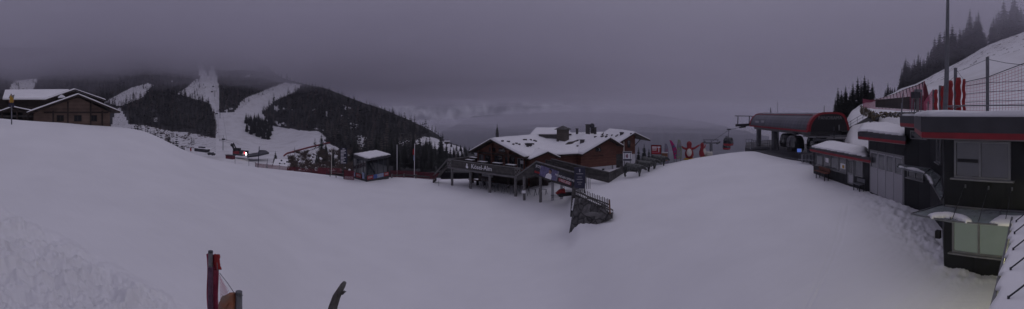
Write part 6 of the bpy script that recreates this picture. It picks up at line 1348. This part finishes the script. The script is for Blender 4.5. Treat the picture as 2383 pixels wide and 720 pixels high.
def inflatable(px, r, hgt, label, arms, turn):
    b = G(px, r, -.05); f = thing('inflatable_figure', b, label, 'inflatable'); a = az(px); rx = Vector((math.cos(a), -math.sin(a), 0)); fw = Vector((-math.sin(a), -math.cos(a), 0))
    if turn: rx, fw = (rx * .35 - fw * .94), (fw * .35 + rx * .94)
    s_ = hgt / 2.85; P = lambda x, y, z: b + (rx * x + fw * y + up * z) * s_
    n = 12; prof_ = [(.05, .30), (.25, .52), (.7, .68), (1.1, .66), (1.5, .52), (1.85, .38), (2.05, .34), (2.3, .40), (2.6, .36), (2.8, .2), (2.85, .02)]
    mb = MB(); m0 = len(mb.v)
    for z, rr_ in prof_:
        for k in range(16): t = 2 * math.pi * k / 16; mb.v.append(P(rr_ * math.cos(t), rr_ * .85 * math.sin(t), z))
    for i in range(len(prof_) - 1):
        for k in range(16): mb.f.append([i * 16 + k, i * 16 + (k + 1) % 16, (i + 1) * 16 + (k + 1) % 16, (i + 1) * 16 + k]); mb.m.append(0)
    mb.f.append(list(range(16))[::-1]); mb.m.append(0); mb.f.append([10 * 16 + k for k in range(16)]); mb.m.append(0)
    for sgn in arms: mb.tube([P(.30 * sgn, 0, 1.62), P(.8 * sgn, .05, 1.75), P(1.25 * sgn, .1, 2.05), P(1.6 * sgn, .1, 2.3)], [.22 * s_, .17 * s_, .14 * s_, .09 * s_], 10)
    mb.build('body', REDI, f, smooth=True)
    MB().ball(P(0, .40, 1.12), (.42 * s_, .36 * s_, .62 * s_), 16, 10).build('belly', CREAM, f, smooth=True)
    for x in (-.38, .38): MB().ball(P(x * 1.15, .35, .14), (.42 * s_, .5 * s_, .15 * s_), 12, 6).build('foot', YELL, f, smooth=True)
inflatable(1604, 56, 2.85, 'plump red inflatable figure with both arms raised, cream belly and yellow feet', (-1, 1), False)
inflatable(1634, 59, 2.5, 'smaller red inflatable figure turned sideways beside the waving one', (1,), True)
MB_ = MB()
for k in range(3): MB_.tube([pos(1647, 60, gz(1647, 60) + .2 + .26 * k) + Vector((.75 * math.cos(t), .6 * math.sin(t), 0)) for t in np.linspace(0, 2 * math.pi, 20)], .14, 8)
tag(MB_.build('inflatable_ring', CREAM, smooth=True), 'stacked white inflatable rings beside the sideways red inflatable', 'inflatable')
# lift tower and gondolas down the line
t2 = thing('lift_tower', pos(1655, 78, -12), 'grey lift tower with a crossarm behind the red inflatables', 'lift tower'); MB().tube([pos(1655, 78, -13), at(1655, 334, 78)], [.45, .32], 10).build('pole', STEEL, t2)
a = az(1655); rx = Vector((math.cos(a), -math.sin(a), 0)); fw = Vector((math.sin(a), math.cos(a), 0)); c0 = at(1655, 333, 78)
MB().bar(c0 - rx * 1.7, c0 + rx * 1.7, .25, .3).build('crossarm', STEEL, t2); MB().bar(c0 - rx * 1.7 + up * .65, c0 + rx * 1.6 + up * .65, .12, .12).build('maintenance_rail', DSTEEL, t2)
for s_ in (-1, 1): MB().bar(c0 + rx * 1.6 * s_ - fw * 1.6 - rx * .4, c0 + rx * 1.6 * s_ + fw * 1.6 + rx * .3 + up * .1, .25, .3).build('sheave_train', DSTEEL, t2)
for x in (-1.5, 0, 1.4): MB().bar(c0 + rx * x, c0 + rx * x + up * .65, .07, .07).build('rail_strut', DSTEEL, t2)
def cabin(c, s_, label, rz=0.0, grp='gondola cabins', red=None, hl=1.0):
    t = thing('gondola_cabin', c, label, 'gondola', grp); Rm = Matrix.Rotation(rz, 3, 'Z'); Q = lambda x, y, z: c + (Rm @ Vector((x, y, z))) * s_
    mb = MB(); lv = [(-1.05, .72, .80), (-.95, .9, 1.0), (-.35, 1.02, 1.15), (.35, 1.0, 1.1), (.85, .82, .95), (1.05, .6, .7)]; nk = 20
    def ringp(z, rx_, ry_):
        o = []
        for k in range(nk):
            t_ = 2 * math.pi * k / nk; cx = math.copysign(abs(math.cos(t_)) ** .6, math.cos(t_)); sy = math.copysign(abs(math.sin(t_)) ** .6, math.sin(t_)); o.append(Q(cx * rx_, sy * ry_, z))
        return o
    for z, a_, b_ in lv: mb.v += ringp(z, a_, b_)
    for i in range(len(lv) - 1):
        for k in range(nk): mb.f.append([i * nk + k, i * nk + (k + 1) % nk, (i + 1) * nk + (k + 1) % nk, (i + 1) * nk + k]); mb.m.append(1 if 2 <= i <= 3 and k % 5 else 0)
    mb.f.append([k for k in range(nk)][::-1]); mb.m.append(0); mb.f.append([(len(lv) - 1) * nk + k for k in range(nk)]); mb.m.append(0)
    mb.build('body', [mat('cabin_dark_shell', (.03, .03, .036), .35), PANE], t, smooth=False)
    mb = MB(); mb.v += ringp(-.90, .93, 1.03) + ringp(-.42, 1.03, 1.17); mb.f += [[k, (k + 1) % nk, nk + (k + 1) % nk, nk + k] for k in range(nk)]; mb.m += [0] * nk; mb.build('red_band', red or REDM, t)
    MB().tube([Q(0, 0, 1.05), Q(0, 0, 1.05 + .55 * hl), Q(.25 * hl, 0, 1.05 + 1.15 * hl), Q(.25 * hl, 0, 1.05 + 1.85 * hl)], .07 * s_, 6).build('hanger', DSTEEL, t); MB().box(Q(.25 * hl, 0, 1.1 + 1.85 * hl), (.5 * s_, .9 * s_, .22 * s_), rz).build('grip', DSTEEL, t)
    return t
cabin(at(1695, 330, 92), 1.05, 'upper round gondola cabin with a red band hanging out over the valley', .5)
cabin(at(1691, 341, 118), 1.05, 'lower and farther gondola cabin half hidden behind the upper one', .5)
# ================================================================== GONDOLA STATION
NL, FL = V2(1883, 44), V2(1745, 66); ax_ = (FL - NL).normalized(); wx = Vector((-ax_.y, ax_.x, 0)); wx = wx if wx.x > 0 else -wx; LS = (FL - NL).length
gs = thing('gondola_station', NL + ax_ * 12 + up * -5.7, 'long rounded dark gondola station with red edges raised on steel legs', 'lift station')
W_ = 5.7; zb0, zt0 = -2.15, .12
prof_ = [(0, 0), (-.02, .35), (.08, .8), (.30, 1.25), (.62, 1.65), (1.05, 1.97), (1.6, 2.18), (2.2, 2.27), (3.0, 2.29), (3.8, 2.27), (4.4, 2.2), (4.85, 2.02), (5.2, 1.6), (5.45, 1.05), (5.62, .5), (5.7, 0)]
SP3 = lambda s_, x, z: NL + ax_ * s_ + wx * x + up * (zb0 + z)
def loft(s0, s1, inset=0.0, f=1.0):
    mb = MB(); n = len(prof_); cx, cz = W_ / 2, 0
    mb.v += [SP3(s_, cx + (x - cx) * f, z * f) for s_ in (s0, s1) for x, z in prof_]; mb.f += [[i, i + 1, n + i + 1, n + i] for i in range(n - 1)] + [list(range(n))[::-1], list(range(n, 2 * n)), [0, n, 2 * n - 1, n - 1]]; mb.m += [0] * len(mb.f); return mb
loft(.5, LS - .5).build('ribbed_shell', SHELL, gs)
loft(0, .52, f=1.035).build('red_end_arch', REDM, gs); loft(LS - .5, LS, f=1.02).build('red_end_arch', REDM, gs)
n = len(prof_); mb = MB(); mb.panel([SP3(-.02, W_ / 2 + (x - W_ / 2) * .91, z * .93) for x, z in prof_], -ax_, .05); gf = mb.build('gable_face', BLACK, gs)
text('lettering', 'PANORAMA', .62, SP3(-.08, 2.9, 1.62), -(-wx), up, GREYF, gs, .01)
for x, z0, z1 in ((4.15, .05, .75),): MB().bar(SP3(-.1, x, z0), SP3(-.1, x, z1), .12, .12).build('gable_strut', GREYF, gs)
mb = MB(); mb.bar(SP3(.3, -.05, .0), SP3(LS, -.05, .0), .12, .22); mb.build('red_eave', REDM, gs); mb = MB(); mb.bar(SP3(.3, -.06, .2), SP3(LS, -.06, .2), .06, .05); mb.build('eave_rail', STEEL, gs)
mb = MB(); mb.bar(SP3(1.0, 1.0, 2.02), SP3(LS, 1.0, 2.02), .05, .10); mb.build('roof_rail', REDM, gs)
mb = MB(); mb.prism([tuple(SP3(s_, x, 0))[:2] for s_, x in ((.8, .55), (LS - .8, .55), (LS - .8, 5.2), (.8, 5.2))], zb0 - .55, zb0 - .01); mb.build('underside', SHELLG, gs)
mb = MB(); mb.prism([tuple(SP3(s_, x, 0))[:2] for s_, x in ((-1.2, .3), (2.4, .3), (2.4, 5.6), (-1.2, 5.6))], zb0 - .75, zb0 - .56); mb.build('underside_ring', SHELLG, gs)
for s0_, l_, z_ in ((LS - 3.2, 1.9, .62), (LS - 6.2, 1.5, .72)):
    MB().panel([SP3(s0_ - (l_ if k_ in (1, 2) else 0), -.035 + .03 * (k_ > 1), z_ + (.34 if k_ > 1 else 0)) for k_ in range(4)], -wx, .02).build('pale_marking', GREYD, gs)
for s_, x in ((LS - 1.5, 1.2), (LS - 1.5, 4.6), (LS - 9, 1.2), (LS - 9, 4.6), (4.0, 3.0)):
    MB().bar(SP3(s_, x, -3.9), SP3(s_, x, -.56), .5, .7).build('support_leg', STEEL, gs)
MB().bar(SP3(LS - 10.5, 1.4, -3.9), SP3(LS - 9.4, 1.4, -.56), .1, .1).build('cable_duct', DSTEEL, gs)
# far end steelwork
E_ = SP3(LS, 2.0, 0)
mb = MB(); mb.bar(E_ + up * .2, E_ + ax_ * 5.5 - wx * .8 + up * -.1, .5, .35).build('rope_guide', STEEL, gs) ; MB().bar(E_ + ax_ * 5 - wx * 1.4 + up * -.35, E_ + ax_ * 7.2 - wx * 1.8 + up * -.6, .4, .3).build('sheave_train', DSTEEL, gs)
MB().bar(E_ + ax_ * 2.2 + wx * -.8 + up * 1.7, E_ + ax_ * 2.2 + wx * -4.2 + up * 1.75, .2, .14).build('maintenance_beam', DSTEEL, gs); MB().bar(E_ + ax_ * 2.2 + wx * -1 + up * 1.7, E_ + ax_ * 1 - wx * .5 + up * .9, .1, .1).build('beam_strut', DSTEEL, gs)
for x in (-1.4, -3.6): MB().bar(E_ + ax_ * 2.4 + wx * x + up * .1, E_ + ax_ * 2.2 + wx * x + up * 1.7, .12, .12).build('beam_strut', DSTEEL, gs)
MB().bar(E_ + ax_ * 2.4 + wx * .2 + up * .15, E_ + ax_ * 2.4 + wx * -4.0 + up * .0, .3, .45).build('platform_beam', DSTEEL, gs)
for (s_, x), nm_ in (((LS - 4, 2.5), 'roof_antenna'), ((3.5, 4.0), 'roof_tripod')):
    for q in (-.5, .1, .5): MB().tube([SP3(s_ + q, x + q * .6, 2.2), SP3(s_, x, 3.25)], .035, 5).build(nm_, DSTEEL, gs)
MB().tube([SP3(LS - 6, 3, 2.25), SP3(LS - 6, 3, 4.0)], .03, 5).build('roof_antenna', DSTEEL, gs)
tag(MB().tube([E_ + ax_ * 7 - wx * 1.8 + up * -.5, at(1695, 304, 92), at(1655, 331, 100), at(1600, 352, 160)], .045, 5).build('haul_rope', DSTEEL), 'gondola rope running from the station beams down past the cabins', 'rope')
# platform, cabins inside, machinery, screen, barriers
pp_ = [pos(1734, 61, 0), pos(1790, 50.5, 0), pos(1880, 43.2, 0), pos(1894, 40, 0), pos(1960, 42, 0), pos(1960, 60, 0), pos(1800, 80, 0), pos(1736, 72, 0)]
mb = MB().prism([tuple(p)[:2] for p in pp_], -7.5, -5.66); tag(mb.build('station_platform', PLAT, origin=(36, 42, -6)), kind='structure')
cabin(pos(1851, 48.5, -3.95), 1.0, 'dark gondola cabin docked under the near end of the station', -.2, red=BLACK, hl=.1)
cabin(pos(1833, 54, -3.9), .95, 'dark gondola cabin waiting deeper inside the station', .3, red=BLACK, hl=.1)
cabin(pos(1898, 47.5, -3.8), 1.0, 'dark gondola cabin turning under the gable end of the station', .6, red=BLACK, hl=.1)
dm = thing('drive_machinery', pos(1915, 46, -5.65), 'bulky dark machinery and cabins filling the turn under the station gable', 'machine')
MB().box(pos(1914, 45.6, -3.6), (1.7, 2.6, 2.0), -.7).build('housing', BLACK, dm, bevel=.2); MB().tube([pos(1908, 44, -5.6), pos(1908, 44, -3.0)], .14, 8).build('column', DSTEEL, dm); MB().tube([pos(1925, 44, -3.1) + Vector((1.6 * math.cos(t), 1.6 * math.sin(t), 0)) for t in np.linspace(0, 6.283, 24)], .16, 6).build('bullwheel', DSTEEL, dm)
mb = MB(); 
for k in range(9): mb.box(pos(1884 + k * 6.5, 43.5, -4.45 + .3 * ((k * 7) % 3)), (.5, .4, .35), k)
mb.build('switchgear', DSTEEL, dm)
kb_ = thing('control_booth', pos(1948, 40, -5.7), 'small dark control booth with a red stripe beside the station end', 'booth'); MB().box(pos(1946, 40.5, -4.3), (2.2, 1.8, 2.8), .6).build('wall', ANTHF, kb_); MB().box(pos(1946, 40.5, -3.35), (2.24, 1.84, .28), .6).build('red_band', REDM, kb_); MB().box(pos(1946, 40.5, -2.75), (2.4, 2.0, .14), .6).build('roof', ANTHF, kb_)
MB().tube([pos(1941, 40, -2.9), pos(1941, 40, -1.4)], .06, 6).build('vent_pipe', DSTEEL, kb_)
sc_o = thing('display_screen', pos(1861, 43.6, -5.6), 'small glowing blue screen on a stand at the station entrance', 'screen'); c0 = at(1861, 350.5, 43.6); nn = -Vector((c0.x, c0.y, 0)).normalized(); rx = Vector((-nn.y, nn.x, 0))
rect(sc_o, c0, rx, nn, -.34, .34, -.24, .24, DSTEEL, 'casing', 0, .08); rect(sc_o, c0, rx, nn, -.30, .16, -.2, .2, SCREEN, 'display', .012, .01); rect(sc_o, c0, rx, nn, .18, .24, -.16, .16, WPAINT, 'display_strip', .012, .01); MB().bar(c0 - up * .24 - nn * .04, c0 - up * 1.2 - nn * .04, .08, .08).build('stand', DSTEEL, sc_o)
gt = thing('entry_barrier', pos(1880, 42, -5.66), 'low metal turnstile barriers in front of the gondola entrance', 'barrier')
for px, r in ((1868, 42.5), (1876, 42.2), (1884, 41.9), (1892, 41.6)): MB().box(pos(px, r, -5.2), (.2, .5, .9), -.4).build('barrier_post', STEEL, gt)
MB().tube([pos(1858, 42.8, -5.35), pos(1895, 41.2, -5.3)], .04, 6).build('rail', GREYD, gt)
tk = thing('transport_cage', pos(1766, 58, -5.66), 'grey slatted transport cage on the platform between the station legs', 'cage'); c0 = pos(1768, 58, -4.85); MB().box(c0 + up * -.6, (3.0, 1.4, .3), -.5).build('base', STEEL, tk)
Rm = Matrix.Rotation(-.5, 3, 'Z')
for x in np.linspace(-1.45, 1.45, 9): MB().bar(c0 + Rm @ Vector((x, -.68, -.45)), c0 + Rm @ Vector((x, -.68, .7)), .05, .05).build('cage_bar', STEEL, tk)
for z in (-.4, .15, .7): MB().bar(c0 + Rm @ Vector((-1.5, -.68, z)), c0 + Rm @ Vector((1.5, -.68, z)), .06, .06).build('cage_rail', STEEL, tk)
tr_ = thing('platform_railing', pos(1740, 62, -5.66), 'thin grey railing at the far end of the station platform', 'railing')
for px in (1736, 1743, 1750): MB().tube([pos(px, 63, -5.66), pos(px, 63, -4.4)], .035, 5).build('railing_post', STEEL, tr_)
MB().tube([pos(1735, 63, -4.4), pos(1752, 63, -4.4)], .035, 5).build('rail', STEEL, tr_)
